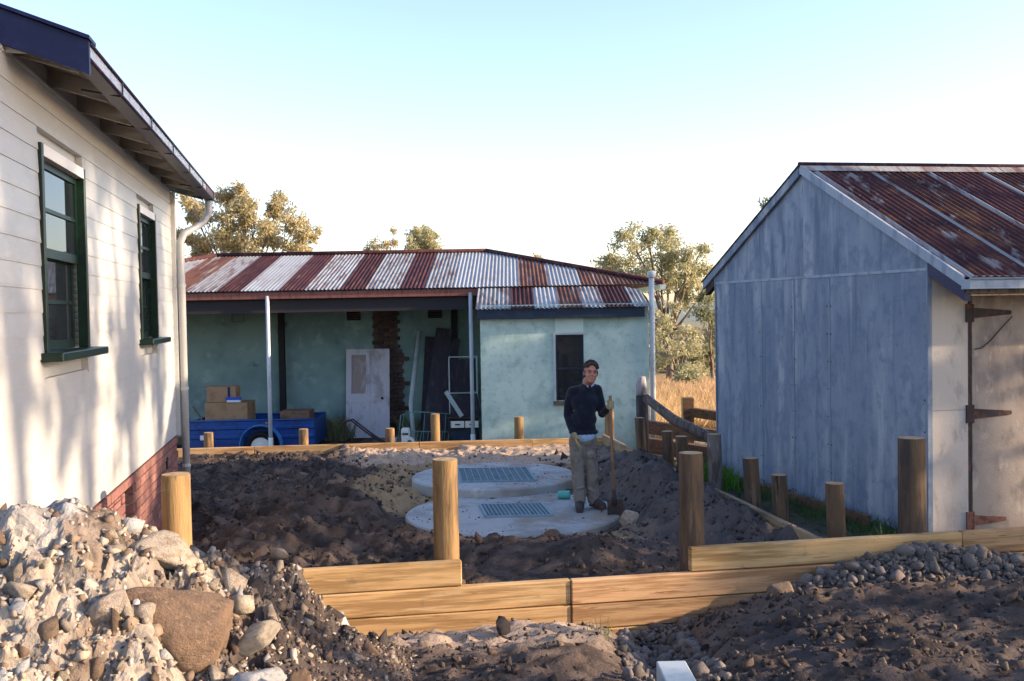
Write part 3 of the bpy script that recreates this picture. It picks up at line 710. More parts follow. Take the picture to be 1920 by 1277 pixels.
# roof
def PM(x, y): return Vector((x, y, rz(y) + .02))
upm = Vector((0, -.243, .97))
EY = 18.55; RY = 22.0; HX0, HX1 = -6.54, -.535
def toph(x):
    if x > HX1: return max(EY, RY - (x - HX1) * (RY - EY) / (2.83 - HX1))
    if x < HX0: return max(EY, RY - (HX0 - x) * (RY - EY) / 3.37)
    return RY
def X(px): return (px - 960) / 1850 * 18.6
edges = [(-9.85, 295, M_galvr), (295, 352, M_rusto), (352, 408, M_galvr), (408, 455, M_rust), (455, 523, M_galv), (523, 572, M_rust), (572, 638, M_galvr), (638, 686, M_rust), (686, 750, M_galvr), (750, 797, M_rust), (797, 850, M_galvr), (850, 905, M_galv)]
for (a, b, m) in edges:
    xa = a if a < 0 else X(a); xb = X(b)
    corr_sheet(xa, xb + .02, lambda q: EY, toph, PM, rows=5, up=upm).build('roof_sheet', m, ob, True)
xr = X(905); mm = [M_galv, M_rusto, M_galv, M_rusto, M_rusto, M_galvr, M_galvr]; k = 0
while xr < 2.8:
    x1 = min(xr + rng.choice([.55, .7, .62]), 2.83)
    corr_sheet(xr, x1 + .015, lambda q: min(EY + .02, toph(q) - .01), toph, PM, rows=5, up=upm).build('roof_sheet', mm[k % 7], ob, True)
    xr = x1; k += 1
def PL(x, y): return Vector((x, y, 2.30 + (y - 16.98) * .243 + .0))
xr = -.62; mm = [M_galvr, M_rust, M_galv, M_rusto, M_galvr, M_rust, M_galvr, M_galv]; k = 0
while xr < 2.34:
    x1 = min(xr + rng.choice([.42, .5, .36, .6]), 2.36)
    if 2.36 - x1 < .15: x1 = 2.36
    corr_sheet(xr, x1 + .012, lambda q: 16.96, lambda q: min(18.62, 18.62 - max(0, q - 2.05) * 1.2), PL, rows=3, up=upm, amp=.011).build('lower_roof_sheet', mm[k % 8], ob, True)
    xr = x1; k += 1
def tube(name, a, b, r, m): MB().tube([a, b], r, 8).build(name, m, ob, True)
tube('ridge_capping', (HX0, RY, rz(RY) + .05), (HX1, RY, rz(RY) + .05), .05, M_rust)
tube('hip_capping', (HX1, RY, rz(RY) + .05), (2.86, EY, rz(EY) + .05), .05, M_rust)
tube('hip_capping', (HX0, RY, rz(RY) + .05), (-9.93, EY, rz(EY) + .05), .05, M_rust)
e = MB()     # side and rear slopes
c = [(-9.9, EY), (2.83, EY), (2.83, 25.45), (-9.9, 25.45)]; z0 = rz(EY) + .005; rzz = rz(RY) + .005
e.add([(2.83, EY, z0), (2.83, 25.45, z0), (HX1, RY, rzz), (-9.9, EY, z0), (-9.9, 25.45, z0), (HX0, RY, rzz)], [(0, 1, 2), (1, 4, 5, 2), (4, 3, 5)])
e.build('rear_roof', M_rust, ob)
e = MB().box(2.80, 2.90, EY, 25.4, rz(EY) - .08, rz(EY) + .02).build('side_gutter', M_pvc, ob)
# vent pipe and down pipe at the front corner
vp = MB().tube([(2.43, 17.08, GB), (2.43, 17.08, 2.78)], .047, 10).build('vent_pipe', M_pvc, ob, True)
MB().tube([(2.43, 17.08, 2.78), (2.43, 17.08, 2.80), (2.43, 17.08, 2.89), (2.43, 17.08, 2.91)], [.05, .075, .075, .05], 12).build('vent_cap', M_pvc, vp, True)

# ---------------------------------------------------------------- retaining walls and edging
def sleeper(parent, a, b, z0, z1, t, m=M_pine, sag=0):
    """a timber sleeper between plan points a and b (front face line), thickness t behind it"""
    F = Frame(a, (b[0] - a[0], b[1] - a[1]))
    L = math.hypot(b[0] - a[0], b[1] - a[1])
    return MB().box(.002, L - .002, 0, t, z0 + .004, z1 - .003, F, c=.008).build('sleeper', m, parent)
def fw(x, off=0): return (x - .158 * off, float(wall_y(x)) + .987 * off)
rw = empty('retaining_wall', (.8, float(wall_y(.8)), -.47), 'stepped retaining wall of yellow pine sleepers across the foreground', 'retaining wall')
rows = [(.135, .335, [(-3.0, -.415)], 0.0), (.135, .335, [(1.40, 3.75), (3.75, 5.6)], .004),
        (-.065, .135, [(-3.0, -.9 + 1.33)], .0), (-.065, .135, [(.43, 2.95), (2.95, 5.6)], -.012),
        (-.265, -.065, [(-3.0, .43)], .0), (-.265, -.065, [(.43, 3.4), (3.4, 5.6)], -.010), (-.465, -.265, [(-2.0, 1.9)], 0), (-.465, -.265, [(1.9, 5.6)], 0)]
for (z0, z1, segs, off) in rows:
    for (a, b) in segs:
        sleeper(rw, fw(a, off + rng.uniform(-.003, .003)), fw(b, off + rng.uniform(-.003, .003)), z0, z1, .075)
be = empty('back_edging', (-1.5, 16.1, -.3), 'low pine sleeper edging along the back of the dug yard', 'edging')
def by(x): return (x, float(back_y(x)))
for (a, b) in ((-6.2, -4.2), (-4.2, -1.55), (-1.55, .3), (.3, 1.52)): sleeper(be, by(a), by(b), -.06, .14 + rng.uniform(-.006, .006), .06)
for (a, b) in ((-6.2, -3), (-3, 1.52)): sleeper(be, by(a), by(b), -.26, -.06, .06)
se = empty('side_edging', (2.2, 12, -.2), 'weathered sleeper edging running down the yard beside the shed', 'edging')
def sx(y, o=0): return (float(right_x(y)) + o, y)
for (a, b) in ((16.35, 13.6), (13.6, 11.0), (11.0, 8.05)): sleeper(se, sx(a, -.03), sx(b, -.03), .0, .19 + rng.uniform(-.008, .008), .05, M_pine_w)
for (a, b) in ((16.35, 12), (12, 8.05)): sleeper(se, sx(a, -.03), sx(b, -.03), -.2, .0, .05, M_pine_w)
# older dark edging against the shed foot
oe = empty('shed_foot_edging', (2.9, 11.3, -.1), 'old dark plank edging along the foot of the blue-grey shed wall', 'edging')
def sfp(x): p = SF(x, -.22, 0); return (p.x, p.y)
for (a, b) in ((-.1, 1.5), (1.5, 3.4)): sleeper(oe, sfp(a), sfp(b), -.05, .17, .04, M_brownwood)

# round posts: bark-free cylinder with slightly uneven section and a paler sawn top
def make_post(x, y, zt, d, label, m=M_post, lean=(0, 0), zb=None, group='round pine posts standing round the yard', name='round_post'):
    zb = gz(x, y) - .12 if zb is None else zb
    p = empty(name, (x, y, zb), label, 'post', group)
    n = 20; mb = MB(); ph = rng.uniform(0, 6)
    ring = []
    zs = [zb, (zb * 2 + zt) / 3, (zb + 2 * zt) / 3, zt - .012, zt]
    for zi in zs:
        t = (zi - zb) / (zt - zb); r0 = d / 2 * (1.02 - .03 * t) * (1 if zi < zt else .965)
        for k in range(n):
            a = 2 * math.pi * k / n; r = r0 * (1 + .018 * math.sin(2 * a + ph) + .012 * math.sin(5 * a + ph * 2))
            mb.v.append((x + lean[0] * (zi - zb) + r * math.cos(a), y + lean[1] * (zi - zb) + r * math.sin(a), zi))
    for i in range(len(zs) - 1):
        for k in range(n):
            a = i * n + k; b = i * n + (k + 1) % n; mb.f.append((a, b, b + n, a + n))
    mb.build('shaft', m, p, True, fix=False)
    tp = MB(); top = [v for v in mb.v[-n:]]
    c = (x + lean[0] * (zt - zb), y + lean[1] * (zt - zb), zt + .003)
    tp.add([c] + [(v[0], v[1], zt + .001) for v in top], [(0, 1 + k, 1 + (k + 1) % n) for k in range(n)])
    tp.build('sawn_top', M_postend, p, fix=False)
    return p
make_post(-2.55, 7.40, 1.07, .215, 'thick pine post rising behind the rubble heap, below the house downpipe')
make_post(-.545, 7.72, 1.10, .198, 'tall pine post behind left end of stepped retaining wall')
make_post(1.445, 8.03, 1.07, .198, 'tall greyish pine post at the step in the retaining wall', M_post_d)
make_post(3.37, 8.33, 1.12, .225, 'tall dark pine post close to the near corner of the shed', M_post_d)
for (x, y, zt, d, l, m, ln) in (
    (1.82, 14.6, .64, .15, 'short post just left of the old fence post', M_post_d, (-.06, 0)),
    (2.04, 13.5, .57, .15, 'left one of two short posts side by side near the diagonal log', M_post_d, (-.05, 0)),
    (2.13, 12.85, .58, .16, 'right one of two short posts side by side near the diagonal log', M_post_d, (-.06, 0)),
    (2.30, 11.7, .75, .165, 'dark post standing at the far corner of the shed', M_oldwood, (-.02, 0)),
    (2.46, 10.5, .64, .17, 'short brown post in front of the left end of the shed wall', M_post_d, (-.05, 0)),
    (2.57, 9.8, .575, .155, 'smallest brown post in front of middle of the shed wall', M_post_d, (-.05, 0)),
    (2.78, 8.75, .67, .16, 'brown post just behind the right part of the front wall', M_post_d, (-.04, 0))):
    make_post(x + .10, y, zt, d, l, m, ln)
for (x, y, zt, l) in ((-4.98, 16.05, .36, 'short post in front of the left end of the blue trailer'), (-3.46, 16.2, .375, 'short post in front of the right end of the blue trailer'),
                      (-2.05, 16.3, .35, 'short post in front of the lawn mower'), (-1.3, 16.35, .57, 'taller back post in front of the wire bed frame'),
                      (.09, 16.42, .49, 'short post in front of the mouldy outbuilding wall'), (1.61, 16.5, .57, 'back corner post just right of the shovel handle')):
    make_post(x, y, zt, .155, l, M_post, (0, 0), -.3)
# old fence post, diagonal log and stacked old sleepers between outbuilding and shed
fp = empty('old_fence_post', (1.96, 14.9, -.3), 'weathered dark fence post with pale split top, beside the outbuilding corner', 'post')
MB().tube([(1.96, 14.9, -.3), (1.955, 14.9, .3), (1.95, 14.9, .95)], [.10, .095, .09], 10).build('shaft', mat('charred_wood', (.04, .036, .04), [((.09, .08, .08), 6, .52, .68, (3, 3, .6))], rough=.9, bump=.5), fp, True)
MB().tube([(1.95, 14.9, .952), (1.945, 14.9, 1.1), (1.95, 14.9, 1.23)], [.086, .08, .062], 9).build('pale_top', mat('bleached_wood', (.36, .33, .34), [((.22, .2, .2), 8, .45, .65, (3, 3, .6))], rough=.9, bump=.4), fp, True)
MB().tube([(1.98, 14.75, .93), (2.35, 14.5, .62), (2.75, 14.2, .42), (3.25, 13.9, .12)], [.06, .075, .08, .085], 10).top('leaning_log', M_oldwood, 'long grey log sloping down from the old fence post to the shed', 'log', None, True)
def old_sleeper(a, b, w, h, label):
    MB().bar(a, b, w, h).top('old_sleeper', M_brownwood, label, 'sleeper', 'old brown sleepers stacked beyond the fence post')
old_sleeper((2.15, 17.0, .24), (3.9, 15.6, .10), .12, .22, 'dark old sleeper with orange edge under the sloping log')
old_sleeper((2.15, 16.4, .0), (3.8, 15.0, -.12), .14, .24, 'lowest dark old sleeper, behind the short posts')
old_sleeper((3.15, 17.6, .40), (4.6, 16.4, .25), .14, .16, 'pale-topped old sleeper lying highest, near the shed edge')
MB().box(3.02, 3.22, 17.5, 17.7, -.3, .66, c=.01).top('old_stump_post', M_brownwood, 'short square brown stump post beside dry grass', 'post')

# ---------------------------------------------------------------- rocks, clods, heaps
def hull_rock(seed, npts=15, flat=(1, .85, .7), rnd=.35):
    r = random.Random(seed); bm = bmesh.new()
    for i in range(npts):
        v = Vector((r.gauss(0, 1), r.gauss(0, 1), r.gauss(0, 1))).normalized() * (1 - rnd * r.random())
        bm.verts.new((v.x * flat[0], v.y * flat[1], v.z * flat[2]))
    res = bmesh.ops.convex_hull(bm, input=bm.verts)
    bmesh.ops.delete(bm, geom=[g for g in res['geom_interior'] if isinstance(g, bmesh.types.BMVert)], context='VERTS')
    bmesh.ops.recalc_face_normals(bm, faces=bm.faces); bmesh.ops.triangulate(bm, faces=bm.faces)
    vs = np.array([v.co[:] for v in bm.verts]); bm.verts.index_update()
    fs = np.array([[v.index for v in f.verts] for f in bm.faces]); bm.free(); return vs, fs
def np_mesh(name, co, tri, m, smooth=False):
    me = bpy.data.meshes.new(name)
    me.vertices.add(len(co)); me.vertices.foreach_set('co', np.asarray(co, np.float32).ravel())
    k = tri.shape[1]
    me.loops.add(tri.size); me.loops.foreach_set('vertex_index', tri.ravel().astype(np.int32))
    me.polygons.add(len(tri)); me.polygons.foreach_set('loop_start', (np.arange(len(tri)) * k).astype(np.int32))
    me.update(calc_edges=True)
    if smooth: me.shade_smooth()
    if m: me.materials.append(m)
    return me
def rotm(n):
    q = nr.normal(size=(n, 4)); q /= np.linalg.norm(q, axis=1)[:, None]; w, x, y, z = q.T
    return np.stack([np.stack([1 - 2 * (y * y + z * z), 2 * (x * y - z * w), 2 * (x * z + y * w)], -1), np.stack([2 * (x * y + z * w), 1 - 2 * (x * x + z * z), 2 * (y * z - x * w)], -1), np.stack([2 * (x * z - y * w), 2 * (y * z + x * w), 1 - 2 * (x * x + y * y)], -1)], 1)
def scatter_mesh(name, variants, P, S, m, smooth=False, cols=None):
    cs = []; ts = []; b = 0; cc = []
    pick = nr.integers(0, len(variants), len(P))
    for vi, (v, f) in enumerate(variants):
        idx = np.where(pick == vi)[0]
        if len(idx) == 0: continue
        Rm = rotm(len(idx)); c = np.einsum('nij,vj->nvi', Rm, v) * S[idx][:, None, None] + P[idx][:, None, :]
        cs.append(c.reshape(-1, 3)); cc.append(np.repeat(nr.integers(0, 99999, len(idx)), len(v))); ts.append((f[None] + (np.arange(len(idx)) * len(v))[:, None, None] + b).reshape(-1, 3)); b += c.shape[0] * c.shape[1]
    me = np_mesh(name, np.concatenate(cs), np.concatenate(ts), m, smooth)
    if cols is not None:      # one colour per piece
        pal_ = np.array(cols); k = np.concatenate(cc); c = pal_[k % len(pal_)] * (.75 + .5 * ((k * 7919 % 1000) / 1000.0))[:, None]
        a = me.color_attributes.new('soil', 'FLOAT_COLOR', 'POINT'); a.data.foreach_set('color', np.concatenate([c, np.ones((len(c), 1))], 1).ravel().astype(np.float32))
    return me
ANG = [hull_rock(i, 8, (1, .85, .75), .2) for i in range(14)]
RND = [hull_rock(50 + i, 22, (1, .9, .75), .08) for i in range(8)]
CLD = [hull_rock(90 + i, 12, (1, .9, .7), .5) for i in range(8)]
M_pale = mat('pale_clay_rock', (.40, .34, .27), [((.27, .21, .155), 3, .42, .68), ((.50, .45, .385), 11, .55, .7, (1, 1, 1), .6), ((.16, .115, .085), 7, .6, .74, (1, 1, 1), .7)], rough=.97, bump=.9, bscale=14, rand=.22, hue=.02)
M_grey = mat('grey_rock', (.36, .36, .36), [((.24, .23, .22), 6, .45, .7)], rough=.95, bump=.5, bscale=14, rand=.2)
M_brn = mat('brown_clod', (.16, .108, .075), [((.09, .063, .047), 5, .45, .7)], rough=.97, bump=.7, bscale=12, rand=.25, hue=.02)
M_drk = mat('dark_clod', (.055, .043, .038), [((.032, .028, .027), 6, .45, .7), ((.10, .075, .058), 14, .58, .72)], rough=.98, bump=.7, bscale=14, rand=.25)
M_grav = mat('river_gravel', (.15, .125, .11), [((.095, .085, .08), 5, .45, .7), ((.24, .19, .145), 9, .55, .7)], rough=.85, bump=.25, bscale=20, rand=.28, hue=.03)
M_mix = mat('mixed_rubble', (.3, .3, .3), [((.16, .12, .09), 16, .58, .74, (1, 1, 1), .5)], rough=.96, bump=.5, bscale=30, attr='soil', spec=.1)
def variants_of(vs, m, nm, smooth=False): return [np_mesh(nm, v, f, m, smooth) for v, f in vs]

def heap_clods(x, y):
    xx = x + .04 * fbm(x, y, 7, 2, 8); yy = y + .04 * fbm(x, y, 7, 2, 9)
    a, ea, _ = worley(xx, yy, 5.2, 31); b, eb, _ = worley(xx, yy, 11, 37); c, ec, _ = worley(xx, yy, 22, 39)
    fine = np.where((x < -2.0) & (y > 4.6), .35, 1)
    return fine * (.095 * (a - .5) * sstep(0, .2, ea) + .05 * (b - .4) * sstep(0, .25, eb) + .024 * (c - .4) * sstep(0, .3, ec))
def heap_top(x, y):
    h = heap_h(x, y); w = sstep(.05, .35, h)
    return ground_h(x, y, False) + h * (1 + .12 * fbm(x, y, 1.6, 3, 71)) + w * (.14 * np.abs(fbm(x, y, 3.0, 4, 77)) + .05 * fbm(x, y, 7, 4, 79, .65) + heap_clods(x, y)) - .05 * (1 - sstep(.02, .10, h)) - .01
hx = np.arange(-3.3, -.2, .013); hy = np.arange(3.0, 7.1, .014)
HX, HY = np.meshgrid(hx, hy); HZ = heap_top(HX, HY)
def heap_col(x, y, z):
    n = fbm(x, y, 1.3, 4, 81); m = fbm(x, y, 7, 3, 83)
    pale = np.array([.39, .345, .295]); brown = np.array([.17, .12, .085]); dark = np.array([.07, .055, .05]); grey = np.array([.25, .25, .26])
    t = np.clip(sstep(-1.55, -1.05, x + .25 * n) * .95 + .25 * m, 0, 1)[:, None]
    c = pale + (brown - pale) * np.clip(.3 + .6 * n + .4 * m, 0, 1)[:, None]
    c = c + (grey - c) * (sstep(-1.9, -2.3, x + .3 * n) * sstep(4.4, 4.9, y))[:, None]
    ida = worley(x + .04 * fbm(x, y, 7, 2, 8), y + .04 * fbm(x, y, 7, 2, 9), 5.2, 31)[2]; idb = worley(x + .04 * fbm(x, y, 7, 2, 8), y + .04 * fbm(x, y, 7, 2, 9), 11, 37)[2]
    c = c * (.5 + .5 * ida + .5 * idb)[:, None]
    c = c + (brown - c) * (.75 * (ida > .68))[:, None]
    return np.clip(c + (dark - c) * t, 0, 1)
heap = link('rubble_heap', grid_mesh('rubble_heap', HX, HY, HZ, heap_col, M_soil, heap_h(HX, HY) > .03)); heap.data.shade_flat()
tag(heap, 'heap of pale clay rubble and dark soil piled against the weatherboard house', 'rubble heap')
def htop(x, y): return float(heap_top(np.array([x]), np.array([y]))[0])
pal = variants_of(ANG, M_pale, 'rock'); gre = variants_of(ANG, M_grey, 'rock'); brn = variants_of(CLD, M_brn, 'clod'); drk = variants_of(CLD, M_drk, 'clod'); pal2 = variants_of(RND[:3], M_pale, 'rock', True)
cnt = 0
while cnt < 290:
    x = rng.uniform(-3.0, -.75); y = rng.uniform(3.4, 6.2)
    if heap_h(x, y) < .10: continue
    if x < -2.0 and y > 4.6 and rng.random() < .8: continue
    dk = x > -1.35 + rng.uniform(-.3, .3)
    s = min(.11, .036 * math.exp(abs(rng.gauss(0, .55))))
    if dk: me = rng.choice(drk if rng.random() < .55 else (brn if rng.random() < .6 else pal)); 
    else: me = rng.choice(pal if rng.random() < .62 else (brn if rng.random() < .5 else gre))
    link(me.name.split('.')[0], me, heap, (x, y, htop(x, y) + s * .02), (rng.uniform(0, 6), rng.uniform(0, 6), rng.uniform(0, 6)), (s * rng.uniform(.8, 1.4), s, s * rng.uniform(.7, 1.1)))
    cnt += 1
def spts(n, xr, yr, fz, cond=None):
    x = nr.uniform(*xr, n); y = nr.uniform(*yr, n)
    if cond is not None: k = cond(x, y); x = x[k]; y = y[k]
    return np.stack([x, y, fz(x, y)], -1)
P = spts(7500, (-3.1, -.5), (3.2, 6.3), heap_top, lambda x, y: (heap_h(x, y) > .06) & (x < -1.2 + .25 * nr.normal(size=len(x))) & (nr.random(len(x)) < np.where((x < -2.0) & (y > 4.6), .3, .9)))
sm = link('small_rubble', scatter_mesh('small_rubble', ANG, P, np.minimum(.05, .010 * np.exp(np.abs(nr.normal(0, .75, len(P))))), M_mix, False, [(.38, .325, .265), (.33, .27, .21), (.22, .16, .115), (.30, .28, .26), (.16, .115, .085), (.36, .29, .215), (.42, .375, .315)]), heap); sm['kind'] = 'stuff'
P = spts(9000, (-2.2, -.3), (3.6, 6.6), heap_top, lambda x, y: (heap_h(x, y) > .04) & (x > -1.6 + .25 * nr.normal(size=len(x))))
sm = link('small_clods', scatter_mesh('small_clods', CLD, P, np.minimum(.035, .011 * np.exp(np.abs(nr.normal(0, .6, len(P))))), M_mix, False, [(.09, .07, .06), (.06, .05, .045), (.17, .12, .09), (.12, .09, .07), (.08, .06, .055), (.30, .25, .2)]), heap); sm['kind'] = 'stuff'

# the big individual rocks on the heap
def big_rock(name, label, loc, size, rot, seed, m, nplane=11, pw=34):
    """faceted rock: a fine sphere pushed onto a set of random planes, edges slightly rounded"""
    r = np.random.default_rng(seed); nrm = r.normal(size=(nplane, 3)); nrm /= np.linalg.norm(nrm, axis=1)[:, None]
    dist = r.uniform(.62, 1.0, nplane)
    bm = bmesh.new(); bmesh.ops.create_icosphere(bm, subdivisions=4, radius=1)
    for w in bm.verts:
        v = np.array(w.co[:]); k = (np.clip(nrm @ v / dist, 0, None) ** pw).sum() ** (-1 / pw)
        k = min(k, 1.25); p = v * k
        k2 = 1 + .05 * float(fbm(p[:1] * 1.7 + p[2] * 1.3, p[1:2] * 1.7 - p[2], 1.6, 4, seed)[0])
        w.co = Vector(p) * k2
    me = bpy.data.meshes.new(name); bm.to_mesh(me); bm.free(); me.shade_smooth(); me.materials.append(m)
    o = bpy.data.objects.new(name, me); COL.objects.link(o); o.location = loc; o.rotation_euler = rot; o.scale = size
    return tag(o, label, 'rock', 'large rocks lying on the rubble heap')
M_slab = mat('brown_sandstone', (.20, .13, .085), [((.125, .085, .06), 3, .42, .68), ((.27, .19, .13), 9, .55, .7), ((.09, .065, .05), 6, .6, .74)], rough=.97, bump=.9, bscale=18)
def P_on(x, y, dz): return (x, y, htop(x, y) + dz)
big_rock('slab_rock', 'large flat-faced brown slab rock, the biggest on the rubble heap', P_on(-1.60, 4.62, .06), (.26, .14, .19), (R(-16), R(14), R(8)), 303, M_slab, 8, 70)
big_rock('boulder', 'pale boulder near the heap top with a shaded left side', P_on(-1.78, 4.95, .04), (.15, .10, .085), (.1, .25, .3), 305, M_pale)
big_rock('boulder', 'angular grey-white rock just right of the brown slab', P_on(-1.18, 4.50, .06), (.12, .09, .10), (.3, .4, .6), 307, M_grey)
big_rock('boulder', 'upright brown rock standing right of the grey-white rock', P_on(-1.02, 4.42, .08), (.075, .07, .17), (.1, .15, .2), 309, M_slab)
big_rock('boulder', 'bluish rock left below the brown slab near the picture bottom', P_on(-1.62, 3.95, .04), (.17, .07, .06), (.1, -.3, .3), 311, M_grey)
big_rock('boulder', 'white rock in the middle of the heap left of the slab', P_on(-1.83, 4.45, .06), (.09, .08, .10), (.5, .2, .9), 313, M_pale)
big_rock('boulder', 'pale flat stone leaning above the brown slab', P_on(-1.27, 4.75, .07), (.13, .06, .06), (.1, -.35, .2), 315, M_pale)
o = big_rock('boulder', 'small white stone alone on dark soil at the bottom edge', (-.63, 4.42, gz(-.63, 4.42) + .06), (.045, .045, .062), (.2, .2, .4), 317, M_pvc)

# gravel banked against the retaining wall and down the trench
def grav_h(x, y):
    d = wall_y(x) - y
    pk = np.interp(x, [.4, .8, 1.3, 1.8, 2.3, 2.8, 3.3, 3.7, 4.1, 4.6], [-.32, -.32, -.26, -.15, .02, .17, .25, .22, .13, .03])
    w = np.interp(x, [.5, 1.2, 2, 3.2, 4.3], [.4, .5, .55, .62, .5])
    return pk - .06 * sstep(0, .12, .12 - d) - .45 * np.clip((d - .28) / w, 0, 5) ** 1.5
def grav_z(x, y):
    g = grav_h(x, y)
    tr = ground_h(x, y, False) + .05 * np.exp(-((x - .98 + .08 * (wall_y(x) - y - 1)) / .26) ** 2)
    return np.maximum(g, tr) + .01
vx = np.arange(.35, 4.9, .05); vy = np.arange(4.9, 8.4, .05)
VX, VY = np.meshgrid(vx, vy)
def gmask(x, y):
    d = wall_y(x) - y
    a = (grav_h(x, y) > ground_h(x, y, False) - .02) & (d > .0)
    b = (np.abs(x - .98 + .08 * (d - 1)) < .27) & (d > 0) & (d < 2.6)
    return (a | b) & (d > -.02)
gm_ = gmask(VX, VY)
M_gbase = mat('gravel_bed', (.14, .12, .11), rough=.95, bump=.8, bscale=40)
gh = link('gravel_heap', grid_mesh('gravel_heap', VX, VY, grav_z(VX, VY) - .015 - .12 * (~gm_), lambda x, y, z: np.full((len(x), 3), .13), M_gbase, gm_))
tag(gh, 'bank of rounded grey gravel against the right half of the retaining wall', 'gravel heap')
gv = variants_of(RND, M_grav, 'stone', True); cnt = 0
while cnt < 295:
    x = rng.uniform(.5, 4.4); y = rng.uniform(5.4, 8.2)
    if not gmask(np.array([x]), np.array([y]))[0]: continue
    s = min(.085, .03 * math.exp(abs(rng.gauss(0, .42))))
    z = float(grav_z(np.array([x]), np.array([y]))[0])
    link('stone', rng.choice(gv), gh, (x, y, z + s * .35), (rng.uniform(0, 6), rng.uniform(0, 6), rng.uniform(0, 6)), (s * rng.uniform(.9, 1.25), s, s * rng.uniform(.8, 1))); cnt += 1
P = spts(16000, (.4, 4.6), (5.2, 8.25), grav_z, gmask); P[:, 2] += .004
sm = link('small_gravel', scatter_mesh('small_gravel', RND, P, np.clip(.019 * np.exp(nr.normal(0, .28, len(P))), .008, .034), M_mix, True, [(.105, .09, .08), (.075, .066, .062), (.17, .13, .10), (.13, .115, .105), (.21, .175, .14)]), gh); sm['kind'] = 'stuff'
o = big_rock('boulder', 'sunlit brown boulder resting on the gravel bank', (2.02, 7.42, float(grav_z(np.array([2.02]), np.array([7.42]))[0]) + .05), (.115, .09, .08), (.2, .1, .5), 331, M_brn); o['group'] = 'larger stones on the gravel bank'
o = big_rock('boulder', 'pale lump of stone half buried in soil beside the shovel', (1.18, 10.2, gz(1.18, 10.2) + .06), (.10, .08, .09), (.2, .1, .5), 333, M_pale); o['group'] = 'stones in the yard'
o = big_rock('boulder', 'sandy lump at the front rim of the near tank lid', (.38, 9.78, gz(.38, 9.78) + .04), (.10, .08, .07), (.2, .1, .5), 335, M_brn); o['group'] = 'stones in the yard'

# clods on the open ground
def yardmask(x, y): 
    q = np.minimum(np.hypot(x + .02, y - 11.05) - 1.22, np.hypot(x + .27, y - 12.98) - 1.1)
    return (q > .06) & (y < back_y(x) - .05) & (x < right_x(y) - .08)
cnt = 0
while cnt < 260:
    x = rng.uniform(-4.4, 3.4); y = rng.uniform(4.2, 15.9)
    d = float(wall_y(x)) - y
    if -.12 < d < .02: continue
    if d < 0 and not yardmask(np.array([x]), np.array([y]))[0]: continue
    if d > 0 and (heap_h(x, y) > .03 or gmask(np.array([x]), np.array([y]))[0]): continue
    if abs(x) / y > .55 or x < -3.6 + .199 * (11.5 - y) and y < 11.6: continue
    s = min(.12, .026 * math.exp(abs(rng.gauss(0, .6))))
    sandy = (y > 14.3 and x > -2)
    me = rng.choice(brn if rng.random() < .45 else drk)
    if rng.random() < .06 or (sandy and rng.random() < .5): me = rng.choice(pal)
    link('clod', me, ground, (x, y, gz(x, y) + s * .2), (rng.uniform(0, 6), rng.uniform(0, 6), rng.uniform(0, 6)), (s * 1.2, s, s * .8)); cnt += 1
def openmask(x, y):
    d = wall_y(x) - y
    return np.where(d > .02, (heap_h(x, y) < .05) & ~gmask(x, y), (d < -.12) & yardmask(x, y)) & (np.abs(x) / y < .56) & (x > -3.75 + .199 * (11.5 - y) - 4 * (y > 11.6))
for (m, n, s0) in ((M_mix, 15000, .012), (M_mix, 8000, .014)):
    P = spts(n, (-5, 4), (4, 16), ground_h, openmask); P = P[~((wall_y(P[:, 0]) > P[:, 1]) & (wall_y(P[:, 0]) - P[:, 1] < 1.2) & (P[:, 0] < .75) & (nr.random(len(P)) < .75))]; P = P[~((P[:, 1] > 14.0) & (P[:, 0] > -2.2) & (nr.random(len(P)) < .85))]
    pr = (fbm(P[:, 0], P[:, 1], 1.2, 3, 5 + n) > -.15); P = P[pr]
    sm = link('loose_crumbs', scatter_mesh('loose_crumbs', CLD, P, np.minimum(.05, s0 * np.exp(np.abs(nr.normal(0, .65, len(P))))), m, False, [(.035, .03, .028), (.055, .045, .04), (.09, .066, .052), (.045, .038, .036), (.14, .105, .08), (.07, .053, .045)]), ground); sm['kind'] = 'stuff'

